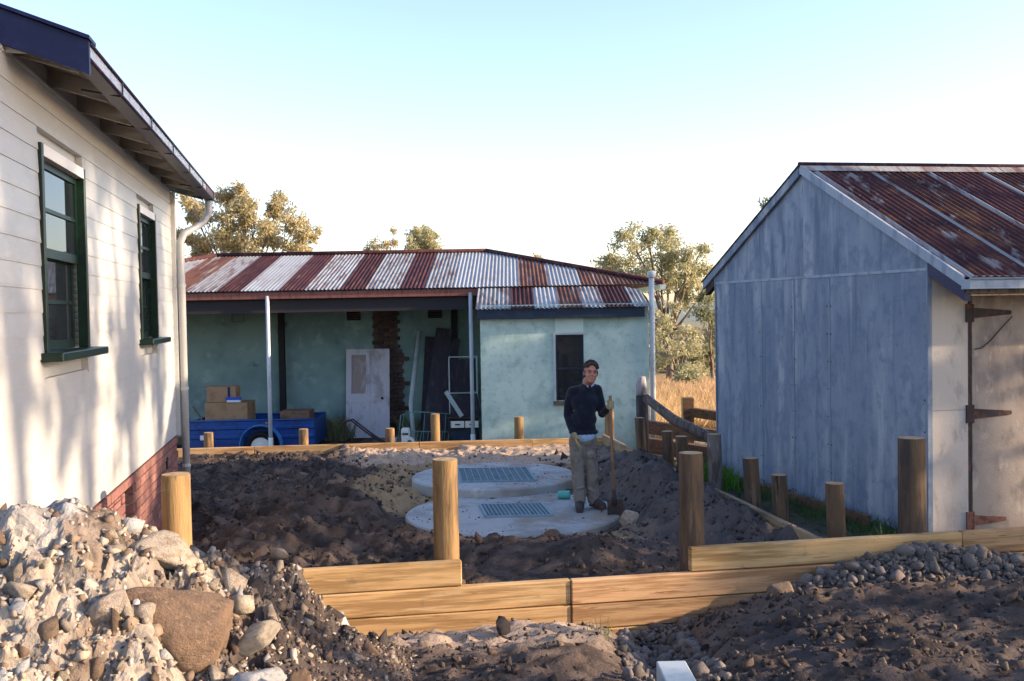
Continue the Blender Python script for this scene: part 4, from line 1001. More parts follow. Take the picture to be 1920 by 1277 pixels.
# ---------------------------------------------------------------- concrete tank lids with grates
def tank_lid(cx, cy, r, zt, th, gx0, gx1, gy0, gy1, nx, ny, skew, label):
    t = empty('tank_lid', (cx, cy, zt - th), label, 'tank lid', 'concrete tank lids in the yard')
    n = 72; mb = MB(); prof = [(r, zt - th), (r, zt - .02), (r - .015, zt - .004), (r - .05, zt)]
    for (q, z) in prof:
        for k in range(n):
            a = 2 * math.pi * k / n; mb.v.append((cx + q * math.cos(a), cy + q * math.sin(a), z))
    for i in range(len(prof) - 1):
        for k in range(n): a = i * n + k; b = i * n + (k + 1) % n; mb.f.append((a, b, b + n, a + n))
    # top: slab with a rectangular opening, bridged by quads
    m4 = 18; hole = []
    cs = [(gx0, gy0), (gx1, gy0), (gx1, gy1), (gx0, gy1)]
    hb = len(mb.v)
    for k in range(n):
        a = 2 * math.pi * k / n; dx, dy = math.cos(a), math.sin(a)
        mx, my = (gx0 + gx1) / 2, (gy0 + gy1) / 2; hw, hh = (gx1 - gx0) / 2, (gy1 - gy0) / 2
        sc = min(hw / abs(dx) if abs(dx) > 1e-6 else 9, hh / abs(dy) if abs(dy) > 1e-6 else 9)
        mb.v.append((mx + dx * sc + skew * dy * sc, my + dy * sc, zt))
    for k in range(n):
        a = 3 * n + k; b = 3 * n + (k + 1) % n; c = hb + (k + 1) % n; d = hb + k; mb.f.append((a, b, c, d))
    b2 = len(mb.v)
    for k in range(n): v = mb.v[hb + k]; mb.v.append((v[0], v[1], zt - th))
    for k in range(n): mb.f.append((hb + k, hb + (k + 1) % n, b2 + (k + 1) % n, b2 + k))
    soften(mb.build('slab', M_conc, t), 40)
    MB().box(gx0 - .15, gx1 + .15, gy0 - .1, gy1 + .1, zt - th - .02, zt - th + .02).build('tank_water', M_dark, t)  # near-black sheet closing the opening below the grate
    my = (gy0 + gy1) / 2
    def G(x, y): return (x + skew * (y - my), y)
    g = MB()
    for (a, b) in (((gx0, gy0), (gx1, gy0)), ((gx1, gy0), (gx1, gy1)), ((gx1, gy1), (gx0, gy1)), ((gx0, gy1), (gx0, gy0))):
        pa = G(*a); pb = G(*b); g.bar((*pa, zt + .008), (*pb, zt + .008), .03, .02)
    go = g.build('grate', M_grate, t)
    for i in range(1, nx):
        x = gx0 + (gx1 - gx0) * i / nx
        MB().bar((*G(x, gy0 + .02), zt + .006), (*G(x, gy1 - .02), zt + .006), .012, .022).build('bar', M_grate, go)
    for j in range(1, ny):
        y = gy0 + (gy1 - gy0) * j / ny
        MB().bar((*G(gx0 + .02, y), zt + .0045), (*G(gx1 - .02, y), zt + .0045), .010, .015).build('cross_bar', M_grate, go)
tank_lid(-.02, 11.05, 1.21, .0, .16, -.36, .36, 10.74, 11.42, 16, 11, -.14, 'nearer round concrete tank lid with a square mesh grate')
tank_lid(-.27, 12.98, 1.08, .10, .20, -.72, .22, 12.40, 13.45, 11, 22, -.10, 'farther round concrete tank lid with a long barred grate')
MB().tube([(.52, 11.75, .045), (.66, 11.72, .05)], .05, 12, False).top('pipe_end', mat('turquoise_pipe', (.10, .42, .38), rough=.5), 'short turquoise pipe end lying on the near tank lid behind the man', 'pipe', None, True)
MB().box(.94 - .08, .94 + .08, 4.3, 5.30, .22, .335, Frame((.0, .0), (.999, .02)), c=.006).top('white_timber', M_pvc, 'end of a white painted timber at the bottom edge of the picture', 'timber')  # white timber in a darker bluish grey; shade put into its colour
# soil trodden and spilled onto the lids
q = nr.random(380) ** .3; a_ = nr.uniform(0, 6.28, 380); k_ = nr.random(380) < .55
P = np.stack([np.where(k_, -.02 + 1.15 * q * np.cos(a_), -.27 + 1.03 * q * np.cos(a_)), np.where(k_, 11.05 + 1.15 * q * np.sin(a_), 12.98 + 1.03 * q * np.sin(a_)), np.where(k_, .002, .102)], -1)
P = P[np.abs(fbm(P[:, 0], P[:, 1], 1.1, 2, 77)) > .12]
sm = link('spilled_crumbs', scatter_mesh('spilled_crumbs', CLD, P, np.minimum(.022, .006 * np.exp(np.abs(nr.normal(0, .6, len(P))))), M_mix, False, [(.12, .09, .07), (.07, .055, .048), (.22, .165, .11), (.16, .12, .09)]), ground); sm['kind'] = 'stuff'

# ---------------------------------------------------------------- things stored under the verandah
M_tblue = mat('trailer_blue_paint', (.008, .062, .26), [((.006, .038, .16), 4, .44, .68), ((.03, .11, .33), 11, .58, .74), ((.05, .035, .03), 9, .66, .74)], rough=.4, spec=.5, bump=.05)
M_tyre = mat('tyre_rubber', (.012, .012, .013), rough=.85)
M_card = mat('cardboard', (.34, .22, .125), [((.25, .16, .09), 5, .45, .7)], rough=.9, bump=.1, rand=.12)
M_blackp = mat('black_plastic', (.012, .012, .015), rough=.5)
tr = empty('box_trailer', (-4.95, 19.5, GB), 'blue box trailer loaded with cardboard boxes under the verandah', 'trailer')
x0, x1, ya, yb, zb, zt = -6.22, -3.84, 18.92, 20.1, -.26, .26
for (nm, y) in (('side_panel', ya), ('rear_side_panel', yb)):
    s = MB()
    prof = [(zb, 0), (zb + .14, 0), (zb + .16, -.018), (zb + .20, -.018), (zb + .22, 0), (zt - .20, 0), (zt - .18, -.018), (zt - .14, -.018), (zt - .12, 0), (zt - .03, 0)]
    for x in (x0, x1):
        for (z, o) in prof: s.v.append((x, y + o, z))
        for (z, o) in prof: s.v.append((x, y + o + .012, z))
    n = len(prof); m = 2 * n
    for i in range(n - 1): s.f += [(i, i + 1, m + i + 1, m + i), (n + i, m + n + i, m + n + i + 1, n + i + 1), (i, n + i, n + i + 1, i + 1), (m + i, m + i + 1, m + n + i + 1, m + n + i)]
    p = s.build(nm, M_tblue, tr)
    MB().tube([(x0 - .01, y, zt - .015), (x1 + .01, y, zt - .015)], .022, 8).build('top_rail', M_tblue, p, True)
MB().box(x0 - .012, x0, ya, yb + .012, zb, zt - .03).build('front_panel', M_tblue, tr); MB().box(x1, x1 + .012, ya, yb + .012, zb, zt - .03).build('tailgate', M_tblue, tr)
MB().box(x0, x1, ya + .012, yb, zb + .03, zb + .06).build('floor_tray', M_tblue, tr)
MB().box(x0 + .1, x1 - .1, ya + .1, ya + .16, zb - .08, zb - .002).build('chassis_rail', M_blackp, tr); MB().box(x0 + .1, x1 - .1, yb - .16, yb - .1, zb - .08, zb - .002).build('chassis_rail', M_blackp, tr)
MB().bar((x0 + .1, 19.5, zb - .05), (x0 - 1.3, 19.5, zb - .06), .06, .08).build('drawbar', M_blackp, tr)
wx, wz = -4.83, GB + .30
for (yy, sg) in ((ya - .10, 1), (yb + .10, -1)):
    wh = MB(); nn = 28
    prof = [(.19, -.06), (.25, -.085), (.285, -.08), (.30, -.05), (.30, .05), (.285, .08), (.25, .085), (.19, .06)]
    for k in range(nn):
        a = 2 * math.pi * k / nn
        for (r_, o) in prof: wh.v.append((wx + r_ * math.cos(a), yy + o, wz + r_ * math.sin(a)))
    q = len(prof)
    for k in range(nn):
        for i in range(q): wh.f.append((k * q + i, k * q + (i + 1) % q, ((k + 1) % nn) * q + (i + 1) % q, ((k + 1) % nn) * q + i))
    w = wh.build('wheel', M_tyre, tr, True)
    rim = MB(); 
    rim.tube([(wx, yy - .05 * sg, wz), (wx, yy - .03 * sg, wz), (wx, yy - .055 * sg, wz), (wx, yy - .06 * sg, wz)], [.195, .17, .09, .05], 20)
    soften(rim.build('rim', M_white, w), 30)
f = MB(); na = 18
for k in range(na + 1):
    a = math.pi * (-.06 + 1.12 * k / na)
    for (r_, y) in ((.40, ya - .22), (.40, ya - .021), (.385, ya - .021), (.385, ya - .22)): f.v.append((wx + r_ * math.cos(a), y, wz + .03 + r_ * math.sin(a)))
for k in range(na):
    for i in range(4): f.f.append((k * 4 + i, k * 4 + (i + 1) % 4, k * 4 + 4 + (i + 1) % 4, k * 4 + 4 + i))
fd = f.build('mudguard', mat('faded_blue_paint', (.06, .22, .50), rough=.5), tr)
MB().box(-6.36, -6.24, 18.9, 19.0, -.08, .14).build('tail_light', M_blackp, tr)
MB().box(-6.02, -5.92, 18.885, 18.9, -.12, -.03).build('reflector_plate', M_white, tr)
MB().ball((-4.74, 18.90, .19), (.03, .012, .02)).build('side_marker', mat('orange_lens', (.6, .17, .05), rough=.4), tr, True)
def cbox(x0, x1, y0, y1, z0, z1, label, m=M_card, name='cardboard_box', cat='box', rot=0):
    F = Frame(((x0 + x1) / 2, (y0 + y1) / 2), (math.cos(rot), math.sin(rot))); hx, hy = (x1 - x0) / 2, (y1 - y0) / 2
    b = empty(name, ((x0 + x1) / 2, (y0 + y1) / 2, z0), label, cat)
    MB().box(-hx, hx, -hy, hy, z0, z1, F, c=.008).build('carton', m, b)
    return b, F, hx, hy
zf = zb + .062
b, F, hx, hy = cbox(-6.0, -5.17, 19.15, 19.75, zf, .57, 'long low cardboard box at the left of the blue trailer')
MB().box(-hx - .01, hx + .01, -hy * .1, hy * .1, .571, .574, F).build('tape', mat('brown_tape', (.25, .15, .07), rough=.4), b)
b, F, hx, hy = cbox(-5.98, -5.42, 19.2, 19.62, .575, .88, 'smaller cardboard box with dark tape on top of the long one', rot=.06)
MB().box(hx * .45, hx * .62, -hy - .003, -hy - .001, .58, .87, F).build('tape', mat('dark_blue_print', (.015, .02, .09), rough=.5), b)
MB().box(-hx - .12, -hx + .01, -hy, hy, .84, .85, F).build('flap', M_card, b)
b = empty('blue_packet', (-5.43, 19.2, .575), 'blue and white packet lying beside the upper cardboard box', 'packet')
MB().box(-5.56, -5.30, 19.12, 19.195, .576, .62, c=.006).build('lower_half', mat('packet_white', (.65, .7, .78), rough=.6), b); MB().box(-5.58, -5.29, 19.125, 19.19, .621, .68, c=.006).build('upper_half', mat('packet_blue', (.03, .09, .42), rough=.5), b)
cbox(-4.55, -3.98, 19.2, 19.7, zf, .38, 'flat brown bundle at the right end of the blue trailer', mat('brown_sacking', (.20, .12, .075), [((.12, .075, .05), 8, .45, .65)], rough=.95, bump=.5), 'brown_bundle', 'bundle')
MB().bar((-6.02, 19.3, .1), (-6.28, 19.3, .5), .03, .03).top('tool_handle', M_oldwood, 'thin tool handle sticking up at the left end of the trailer', 'tool')

# old panelled door leaning on the wall
def lean_frame(x0, yb_, yt, z0, z1):
    return lambda u, v, w: Vector((x0 + u, yb_ + (yt - yb_) * ((v) / (z1 - z0)) - w, z0 + v))
M_door = mat('peeling_door_paint', (.50, .49, .54), [((.30, .26, .27), 4, .46, .64, (1, 1, .6), .8), ((.58, .60, .66), 7, .55, .7, (1, 1, .4), .7)], rough=.85, bump=.3, bscale=30)
M_door2 = mat('bare_door_panel', (.30, .24, .23), [((.40, .38, .40), 6, .5, .68, (1, 1, .5), .8)], rough=.9, bump=.3, bscale=30)
door = empty('old_door', (-3.0, 20.3, GB), 'old peeling white panelled door leaning against the verandah wall', 'door')
D = lean_frame(-3.46, 20.30, 20.6, GB, 1.55)
def dbox(u0, u1, v0, v1, w0, w1): 
    m = MB(); return m.hexa([D(u0, v0, w0), D(u1, v0, w0), D(u1, v0, w1), D(u0, v0, w1), D(u0, v1, w0), D(u1, v1, w0), D(u1, v1, w1), D(u0, v1, w1)])
for (a, b, c, d) in ((0, .11, 0, 2.08), (.79, .90, 0, 2.08), (.11, .79, 0, .2), (.11, .79, 1.96, 2.08), (.11, .79, .98, 1.16), (.41, .49, .2, .98), (.41, .49, 1.16, 1.96)):
    dbox(a, b, c, d, 0, .035).build('rail', M_door, door)
for (a, b, c, d, m) in ((.11, .41, .2, .98, M_door), (.49, .79, .2, .98, M_door), (.11, .41, 1.16, 1.96, M_door2), (.49, .79, 1.16, 1.96, M_door)): dbox(a, b, c, d, .008, .02).build('panel', m, door)
MB().ball(D(.75, 1.06, .055), .028, 10, 7).build('knob', M_blackp, door, True)

# leaning pipe, boards, frame
MB().tube([(-2.0, 19.9, GB), (-2.08, 20.05, .4), (-1.93, 20.6, 1.87)], .05, 12).top('leaning_pipe', M_pvc, 'white pipe leaning upright against the verandah wall', 'pipe', None, True)
M_dkboard = mat('dark_board', (.035, .032, .045), [((.07, .06, .075), 5, .5, .7, (2, 2, .5))], rough=.8, bump=.2, rand=.2)
def board(a, b, w, h, label): MB().bar(a, b, w, h, (0, 1, 0)).top('leaning_board', M_dkboard, label, 'board', 'dark boards leaning under the verandah')
board((-1.82, 20.1, GB), (-1.70, 20.62, 1.75), .22, .03, 'dark board leaning directly right of the white pipe')
board((-1.75, 19.9, GB), (-1.40, 20.5, 1.92), .34, .03, 'widest and tallest dark board leaning under the verandah')
board((-1.5, 19.8, GB), (-1.15, 20.45, 1.7), .16, .04, 'narrow dark board leaning right of the widest one')
lad = empty('steel_rack', (-1.05, 19.9, GB), 'thin steel rack with two cross rails behind the right verandah post', 'rack')
for x in (-1.28, -.72): MB().tube([(x, 19.9, GB), (x, 19.9, 1.36)], .014, 6).build('upright', M_pipe, lad)
for z in (1.35, .62): MB().tube([(-1.28, 19.9, z), (-.72, 19.9, z)], .014, 6).build('cross_rail', M_pipe, lad)
MB().box(-1.25, -.75, 19.92, 19.94, .66, 1.3).build('dark_sheet', M_dkboard, lad)
# old stove cabinet
st = empty('old_stove', (-.95, 19.4, GB), 'old black stove with a pale drawer front under the verandah', 'stove')
MB().box(-1.26, -.68, 19.2, 19.7, GB, .16, c=.01).build('body', mat('black_enamel', (.012, .013, .02), [((.04, .04, .05), 6, .5, .7)], rough=.4), st)
MB().box(-1.28, -.66, 19.16, 19.72, .17, .21, c=.006).build('hob_top', M_iron, st)
for (a, b) in ((-1.22, -.96), (-.94, -.68)): 
    d = MB().box(a, b, 19.175, 19.198, .0, .13, c=.004).build('drawer_front', M_white, st); MB().box((a + b) / 2 - .05, (a + b) / 2 + .05, 19.15, 19.174, .055, .075).build('handle', M_iron, d)
MB().box(-1.2, -.72, 19.17, 19.198, GB + .06, -.06, c=.004).build('oven_door', M_navydk, st)
MB().hexa([(-1.24, 19.25, .212), (-.66, 19.25, .212), (-.66, 19.7, .212), (-1.24, 19.7, .212), (-1.1, 19.5, .62), (-.72, 19.5, .62), (-.72, 19.7, .62), (-1.1, 19.7, .62)]).top('dark_bundle', M_dkboard, 'dark hunched bundle lying on top of the old stove', 'bundle')
MB().bar((-1.30, 19.12, .72), (-1.00, 19.12, .23), .085, .03, (0, 1, 0)).top('pale_offcut', M_pvc, 'short pale plank slanting across the front of the stove top', 'plank')
# wire bed frame
bf = empty('wire_bed_frame', (-1.8, 19.4, GB), 'pale green wire bed frame standing in front of the leaning boards', 'bed frame')
M_bedw = mat('pale_green_wire', (.16, .30, .27), rough=.5)
def W(name, *pts, r=.010): MB().tube(pts, r, 6).build(name, M_bedw, bf, True)
BFp = lambda u, v: Vector((-2.32 + u, 19.35 + .15 * v, GB + v))
W('rail', BFp(.02, .15), BFp(.1, .80), BFp(.35, .86)); W('rail', BFp(.35, .86), BFp(.7, .84), BFp(1.1, .80)); W('rail', BFp(1.1, .80), BFp(1.0, .1)); W('rail', BFp(.1, .48), BFp(1.05, .46))
W('rail', BFp(.04, .14), BFp(1.0, .12))
for i in range(13): u = .12 + i * .07; W('wire', BFp(u - .02, .13), BFp(u + .03, .47 + (.36 if i % 3 == 0 else 0)), r=.006)
# lawn mower
mw = empty('lawn_mower', (-2.2, 18.9, GB), 'old push lawn mower with white engine and long bent handle beside the door', 'lawn mower')
MB().tube([(-2.15, 18.9, GB + .1), (-2.15, 18.9, GB + .22), (-2.15, 18.9, GB + .26)], [.25, .25, .18], 16).build('deck', mat('mower_red', (.25, .03, .025), rough=.5), mw, True)
en = MB().box(-2.14, -1.98, 18.72, 18.9, GB + .29, GB + .62, c=.02).build('engine', M_white, mw)
MB().tube([(-1.98, 18.66, GB + .36), (-1.98, 18.74, GB + .36)], .10, 14).build('starter_cover', M_white, en); MB().tube([(-1.98, 18.645, GB + .36), (-1.98, 18.659, GB + .36)], .045, 12).build('starter_hub', M_blackp, en)
MB().box(-2.37, -2.24, 18.74, 18.86, GB + .3, GB + .44, c=.01).build('fuel_tank', M_pvc, mw); MB().box(-2.12, -2.0, 18.70, 18.72, GB + .5, GB + .53).build('cooling_slot', M_blackp, en)
for o in (0, .22): MB().tube([(-2.4, 18.85 + o, GB + .25), (-2.75, 18.8 + o, GB + .50), (-3.1, 18.8 + o, GB + .78), (-3.32, 18.8 + o, GB + .73)], .016, 7).build('handle_bar', M_iron, mw, True)
MB().bar((-2.72, 18.80, GB + .50), (-2.58, 18.82, GB + .39), .05, .06).build('throttle_box', M_iron, mw)
MB().tube([(-3.32, 18.8, GB + .73), (-3.32, 19.02, GB + .73)], .016, 7).build('handle_grip', M_blackp, mw)
for (x, y) in ((-2.4, 18.68), (-1.9, 18.68), (-2.4, 19.12), (-1.9, 19.12)): 
    w = MB().tube([(x, y - .025, GB + .09), (x, y + .025, GB + .09)], .09, 14).build('wheel', M_tyre, mw)

# ---------------------------------------------------------------- the man with the shovel
MX, MY = .76, 11.12
man = empty('person', (MX, MY, 0), 'man in navy jumper and pale work trousers leaning on a shovel on the tank lid', 'person')
def V(x, y, z): return Vector((MX + x, MY + y, z))
def limb(mb, pts, rad, n=14):
    mb.tube([V(*p) for p in pts], rad, n)
    for p, r in zip(pts, rad): mb.ball(V(*p), r, n, 9)
    return mb
def solid(mb, name, m, vox, parent=man, smooth=6, fac=.5):
    o = mb.build(name, m, parent, True, fix=False)
    md = o.modifiers.new('union', 'REMESH'); md.mode = 'VOXEL'; md.voxel_size = vox; md.use_smooth_shade = True
    if smooth:
        s = o.modifiers.new('soften', 'SMOOTH'); s.iterations = smooth; s.factor = fac
    return o
M_skin = mat('skin', (.44, .20, .14), [((.50, .25, .185), 14, .5, .7), ((.34, .13, .09), 9, .6, .72)], rough=.6)
M_jump = mat('navy_jumper_knit', (.011, .014, .026), [((.02, .024, .04), 9, .45, .7)], rough=.95, bump=.4, bscale=120, spec=.1)
M_trou = mat('dirty_pale_trousers', (.21, .195, .175), [((.12, .10, .085), 4, .46, .66), ((.26, .25, .24), 9, .55, .7), ((.08, .065, .055), 7, .60, .74)], rough=.95, bump=.35, bscale=40, spec=.1)
M_jump.node_tree.nodes['Principled BSDF'].inputs['Sheen Weight'].default_value = .15; M_jump.node_tree.nodes['Principled BSDF'].inputs['Sheen Roughness'].default_value = .5
M_shirt = mat('pale_blue_shirt', (.30, .45, .66), rough=.9)
M_boot = mat('muddy_boot', (.05, .045, .05), [((.12, .09, .07), 12, .5, .7)], rough=.85, bump=.3)
M_glove = mat('leather_work_glove', (.34, .29, .17), [((.20, .17, .12), 12, .5, .7)], rough=.9, bump=.2)
M_hair = mat('brown_hair', (.035, .022, .017), [((.065, .042, .03), 40, .5, .7, (1, 1, .4))], rough=.7, bump=.6, bscale=90, bstretch=(1, 1, .3))
# skeleton points (metres from the standing point; -y is towards the camera)
HD_ = Vector((.112, -.15, 1.548))      # head centre
Rz = Matrix.Rotation(R(6), 3, 'Z') @ Matrix.Rotation(R(-6), 3, 'X') @ Matrix.Rotation(R(5), 3, 'Y')
def H(x, y, z): q = Rz @ Vector((x, y, z)); return HD_ + q
body = MB()
def hb(x, y, z, r, n=14): body.ball(V(*H(x, y, z)), r, n, 10, Rz)
hb(0, .012, .035, (.076, .095, .092), 18); hb(0, -.018, -.035, (.062, .072, .085), 16); hb(0, -.055, -.085, (.034, .034, .030))   # skull, face, chin
hb(0, -.094, -.012, (.013, .020, .026)); hb(0, -.100, -.026, (.017, .018, .013))                         # nose
hb(0, -.080, .026, (.054, .016, .011))                                                                   # brow
hb(.032, -.066, -.030, (.022, .022, .022)); hb(-.032, -.066, -.030, (.022, .022, .022))                   # cheeks
hb(0, -.083, -.062, (.022, .012, .006)); hb(0, -.081, -.073, (.019, .012, .006))                          # lips
hb(.076, .012, -.012, (.010, .017, .027)); hb(-.076, .012, -.012, (.010, .017, .027))                     # ears
limb(body, [tuple(H(0, .01, -.05)), (.08, -.035, 1.42), (.055, -.01, 1.36)], [.056, .056, .065])
limb(body, [(.06, -.01, 1.30), (.045, -.005, 1.10), (.03, .02, .92)], [.095, .09, .09])
limb(body, [(-.075, .0, 1.335), (.18, .0, 1.350)], [.05, .05])
limb(body, [(-.085, .0, 1.33), (-.142, .03, 1.06), (-.085, -.09, .87)], [.042, .036, .030])               # his right arm
limb(body, [(.188, .0, 1.35), (.240, -.05, 1.085), (.305, -.205, 1.185)], [.042, .036, .029])              # his left arm
limb(body, [(-.04, .01, .86), (-.045, -.01, .46), (-.02, .02, .10)], [.07, .05, .034])
limb(body, [(.085, .01, .86), (.115, .0, .46), (.134, .045, .12)], [.07, .05, .034])
limb(body, [(-.02, .02, .07), (-.035, -.12, .045)], [.03, .025]); limb(body, [(.135, .04, .08), (.19, -.05, .055)], [.03, .025])
bodyo = solid(body, 'body', M_skin, .0075, man, 3)
# eyes, eyebrows
for s in (-1, 1):
    e = MB().ball(V(*H(s * .031, -.074, .003)), .0100, 10, 8); e.build('eye', mat('eye_white', (.22, .17, .15), rough=.4) if s < 0 else MATS['eye_white'], bodyo, True)
    e = MB().ball(V(*H(s * .031, -.0815, .003)), .0045, 8, 6); e.build('iris', M_blackp, bodyo, True)
    e = MB().tube([V(*H(s * .014, -.094, .020)), V(*H(s * .032, -.093, .024)), V(*H(s * .050, -.082, .018))], [.003, .0045, .0025], 6); e.build('eyebrow', M_hair, bodyo, True)
e = MB().tube([V(*H(-.022, -.090, -.067)), V(*H(0, -.0965, -.068)), V(*H(.022, -.090, -.067))], [.0025, .0035, .0025], 6); e.build('lips', mat('lip', (.30, .10, .085), rough=.6), bodyo, True)
# hair: cap of short tousled locks
hair = MB(); hr = random.Random(4)
hair.ball(V(*H(0, .036, .058)), (.082, .088, .084), 18, 12, Rz); hair.ball(V(*H(0, .055, .0)), (.078, .065, .085), 16, 10, Rz)
for i in range(60):
    a = hr.uniform(-2.9, 2.9); el = hr.uniform(.15, 1.4)
    p = Vector((.080 * math.cos(el) * math.sin(a), .02 - .088 * math.cos(el) * math.cos(a), .055 + .088 * math.sin(el)))
    if p.y < -.03 and p.z < .098: continue
    if p.z < .05 and p.y < .02: continue
    hair.ball(V(*H(*p)), (.017, .017, .014), 8, 6)
for s in (-1, 1): hair.ball(V(*H(s * .073, -.012, .012)), (.007, .014, .020), 8, 6, Rz)
for (x, zz) in ((-.056, .070), (-.036, .088), (-.010, .098), (.018, .094), (.042, .084), (.060, .062)): hair.ball(V(*H(x, -.058, zz)), (.024, .024, .018), 10, 7, Rz)
solid(hair, 'hair', M_hair, .007, man, 1)
# jumper
j = MB()
limb(j, [(.068, -.02, 1.335), (.058, -.03, 1.20), (.045, -.02, 1.06), (.035, .0, .95)], [.108, .118, .122, .118], 20)
limb(j, [(-.045, -.01, 1.335), (.155, -.01, 1.350)], [.068, .068]); limb(j, [(-.005, -.015, 1.22), (.112, -.015, 1.22)], [.112, .108], 18)
limb(j, [(-.022, -.0, 1.02), (.085, -.0, 1.02)], [.100, .100], 18); limb(j, [(-.020, .0, .915), (.078, .0, .915)], [.096, .096], 18)
limb(j, [(-.085, .0, 1.330), (-.128, .02, 1.20), (-.142, .03, 1.06), (-.108, -.04, .93), (-.088, -.085, .875)], [.064, .058, .052, .046, .040])
limb(j, [(.188, .0, 1.350), (.222, -.02, 1.21), (.240, -.05, 1.085), (.268, -.13, 1.12), (.296, -.185, 1.165)], [.062, .056, .051, .045, .038])
limb(j, [(.088, -.028, 1.395), (.064, -.005, 1.385)], [.066, .068])
for (x, y, z, r, t_) in ((-.03, -.085, .955, .03, .5), (.09, -.085, .965, .03, -.5), (.20, -.03, 1.17, .035, .6), (-.12, .0, 1.12, .03, -.5)): j.ball(V(x, y, z), (r * 2.4, r, r * .55), 10, 8, Matrix.Rotation(t_, 3, 'Y'))
for i in range(18):   # ribbed hem
    a = 2 * math.pi * i / 18; j.ball(V(.03 + .142 * math.cos(a), .0 + .102 * math.sin(a), .872), (.030, .030, .026), 8, 6)
solid(j, 'jumper', M_jump, .009, man, 12)
# shirt: collar wings and tail
c = MB()
for s in (-1, 1):
    a = V(.092 + s * .062, -.055, 1.445); b_ = V(.092 + s * .058, -.075, 1.405); t_ = V(.100 + s * .012, -.128, 1.385); u_ = V(.098 + s * .026, -.112, 1.432)
    k = V(.085 + s * .045, .03, 1.455)
    for (q0, q1) in ((a, b_),): pass
    c.hexa([b_, t_, u_, a, b_ + Vector((0, .012, .004)), t_ + Vector((0, .012, .004)), u_ + Vector((0, .012, .004)), a + Vector((0, .012, .004))])
    c.bar(a, k, .008, .035)
co = c.build('collar', M_shirt, man)
tl = MB(); limb(tl, [(-.01, -.005, .865), (.075, -.005, .865)], [.100, .100], 16); limb(tl, [(.03, -.03, .83), (.085, -.03, .835)], [.085, .078], 16)
solid(tl, 'shirt_tail', M_shirt, .012, man, 4)
# trousers
t = MB()
limb(t, [(-.030, .0, .86), (.082, .0, .86)], [.094, .094], 18); limb(t, [(-.036, .0, .79), (.088, .0, .79)], [.096, .092], 18)
limb(t, [(-.045, .0, .78), (-.048, -.01, .62), (-.045, -.02, .46), (-.034, .0, .28), (-.022, .01, .10)], [.094, .082, .073, .070, .069], 18)
limb(t, [(.092, .01, .78), (.105, .0, .62), (.118, -.01, .46), (.124, .03, .28), (.134, .038, .10)], [.092, .080, .071, .070, .070], 18)
for (x, y, z, r) in ((-.05, -.075, .50, .026), (-.075, -.055, .36, .03), (-.02, -.06, .25, .03), (.115, -.07, .50, .026), (.15, -.03, .34, .03), (.10, -.03, .22, .03), (-.06, -.02, .16, .03), (.16, .0, .17, .03), (-.08, -.06, .70, .026), (.13, -.06, .7, .03), (-.02, -.08, .58, .02), (.10, -.08, .60, .02)): t.ball(V(x, y, z), (r * 1.9, r * .8, r * .5), 10, 8, Matrix.Rotation(rng.uniform(-.6, .6), 3, 'Y'))
solid(t, 'trousers', M_trou, .009, man, 5)
# boots
for (a, b_) in (((-.022, .03, .06), (-.040, -.19, .042)), ((.138, .06, .075), (.225, -.085, .05))):
    bo = MB(); m_ = tuple((p + q) / 2 for p, q in zip(a, b_))
    limb(bo, [a, m_, b_], [.056, .054, .046]); limb(bo, [(a[0], a[1], a[2]), (a[0], a[1] - .015, a[2] + .10)], [.055, .056])
    d = Vector(b_) - Vector(a); ang_ = math.atan2(d.y, d.x)
    F = Frame((MX + a[0], MY + a[1]), (math.cos(ang_), math.sin(ang_))); L_ = math.hypot(d.x, d.y)
    bo.box(-.05, L_ + .045, -.044, .044, a[2] - .062, a[2] - .035, F, c=.012)
    solid(bo, 'boot', M_boot, .008, man, 3)
# gloved hands: palm, four fingers, thumb
def glove(name, wrist, palm_c, palm_r, fingers, thumb, prot=None):
    g = MB(); limb(g, [wrist, palm_c], [.036, .034], 12); g.ball(V(*palm_c), palm_r, 12, 8, prot)
    for f in fingers: limb(g, f, [.0125, .0120, .0115, .0100][:len(f)], 8)
    limb(g, thumb, [.014, .0135, .0115][:len(thumb)], 8)
    return solid(g, name, M_glove, .0055, man, 2)
# his left hand round the shovel handle (handle axis at x .315, y -.235)
hx_, hy_ = .318, -.232
fg = []
for i in range(4):
    z = 1.232 - .023 * i; k = (1.0, 1.06, 1.0, .88)[i]
    fg.append([(hx_ + .022, hy_ + .028, z), (hx_ + .030 * k, hy_ - .012, z + .002), (hx_ + .008, hy_ - .032 * k, z + .001), (hx_ - .020 * k, hy_ - .024, z)])
glove('left_glove', (.300, -.19, 1.17), (hx_ + .012, hy_ + .036, 1.20), (.030, .018, .048), fg, [(hx_ - .008, hy_ + .035, 1.215), (hx_ - .030, hy_ + .005, 1.235), (hx_ - .022, hy_ - .022, 1.250)])
# his right hand hanging at the pocket
fg = []
for i in range(4):
    o = -.028 + .019 * i; k = (.9, 1.0, 1.05, .95)[i]
    fg.append([(-.055 + .3 * o, -.118 + o * .5, .800), (-.045 + .3 * o, -.135 + o * .5, .800 - .035 * k), (-.036 + .3 * o, -.132 + o * .5, .800 - .065 * k), (-.034 + .3 * o, -.118 + o * .5, .800 - .088 * k)])
glove('right_glove', (-.085, -.095, .862), (-.062, -.112, .822), (.026, .040, .042), fg, [(-.045, -.14, .835), (-.022, -.150, .812), (-.010, -.148, .790)])
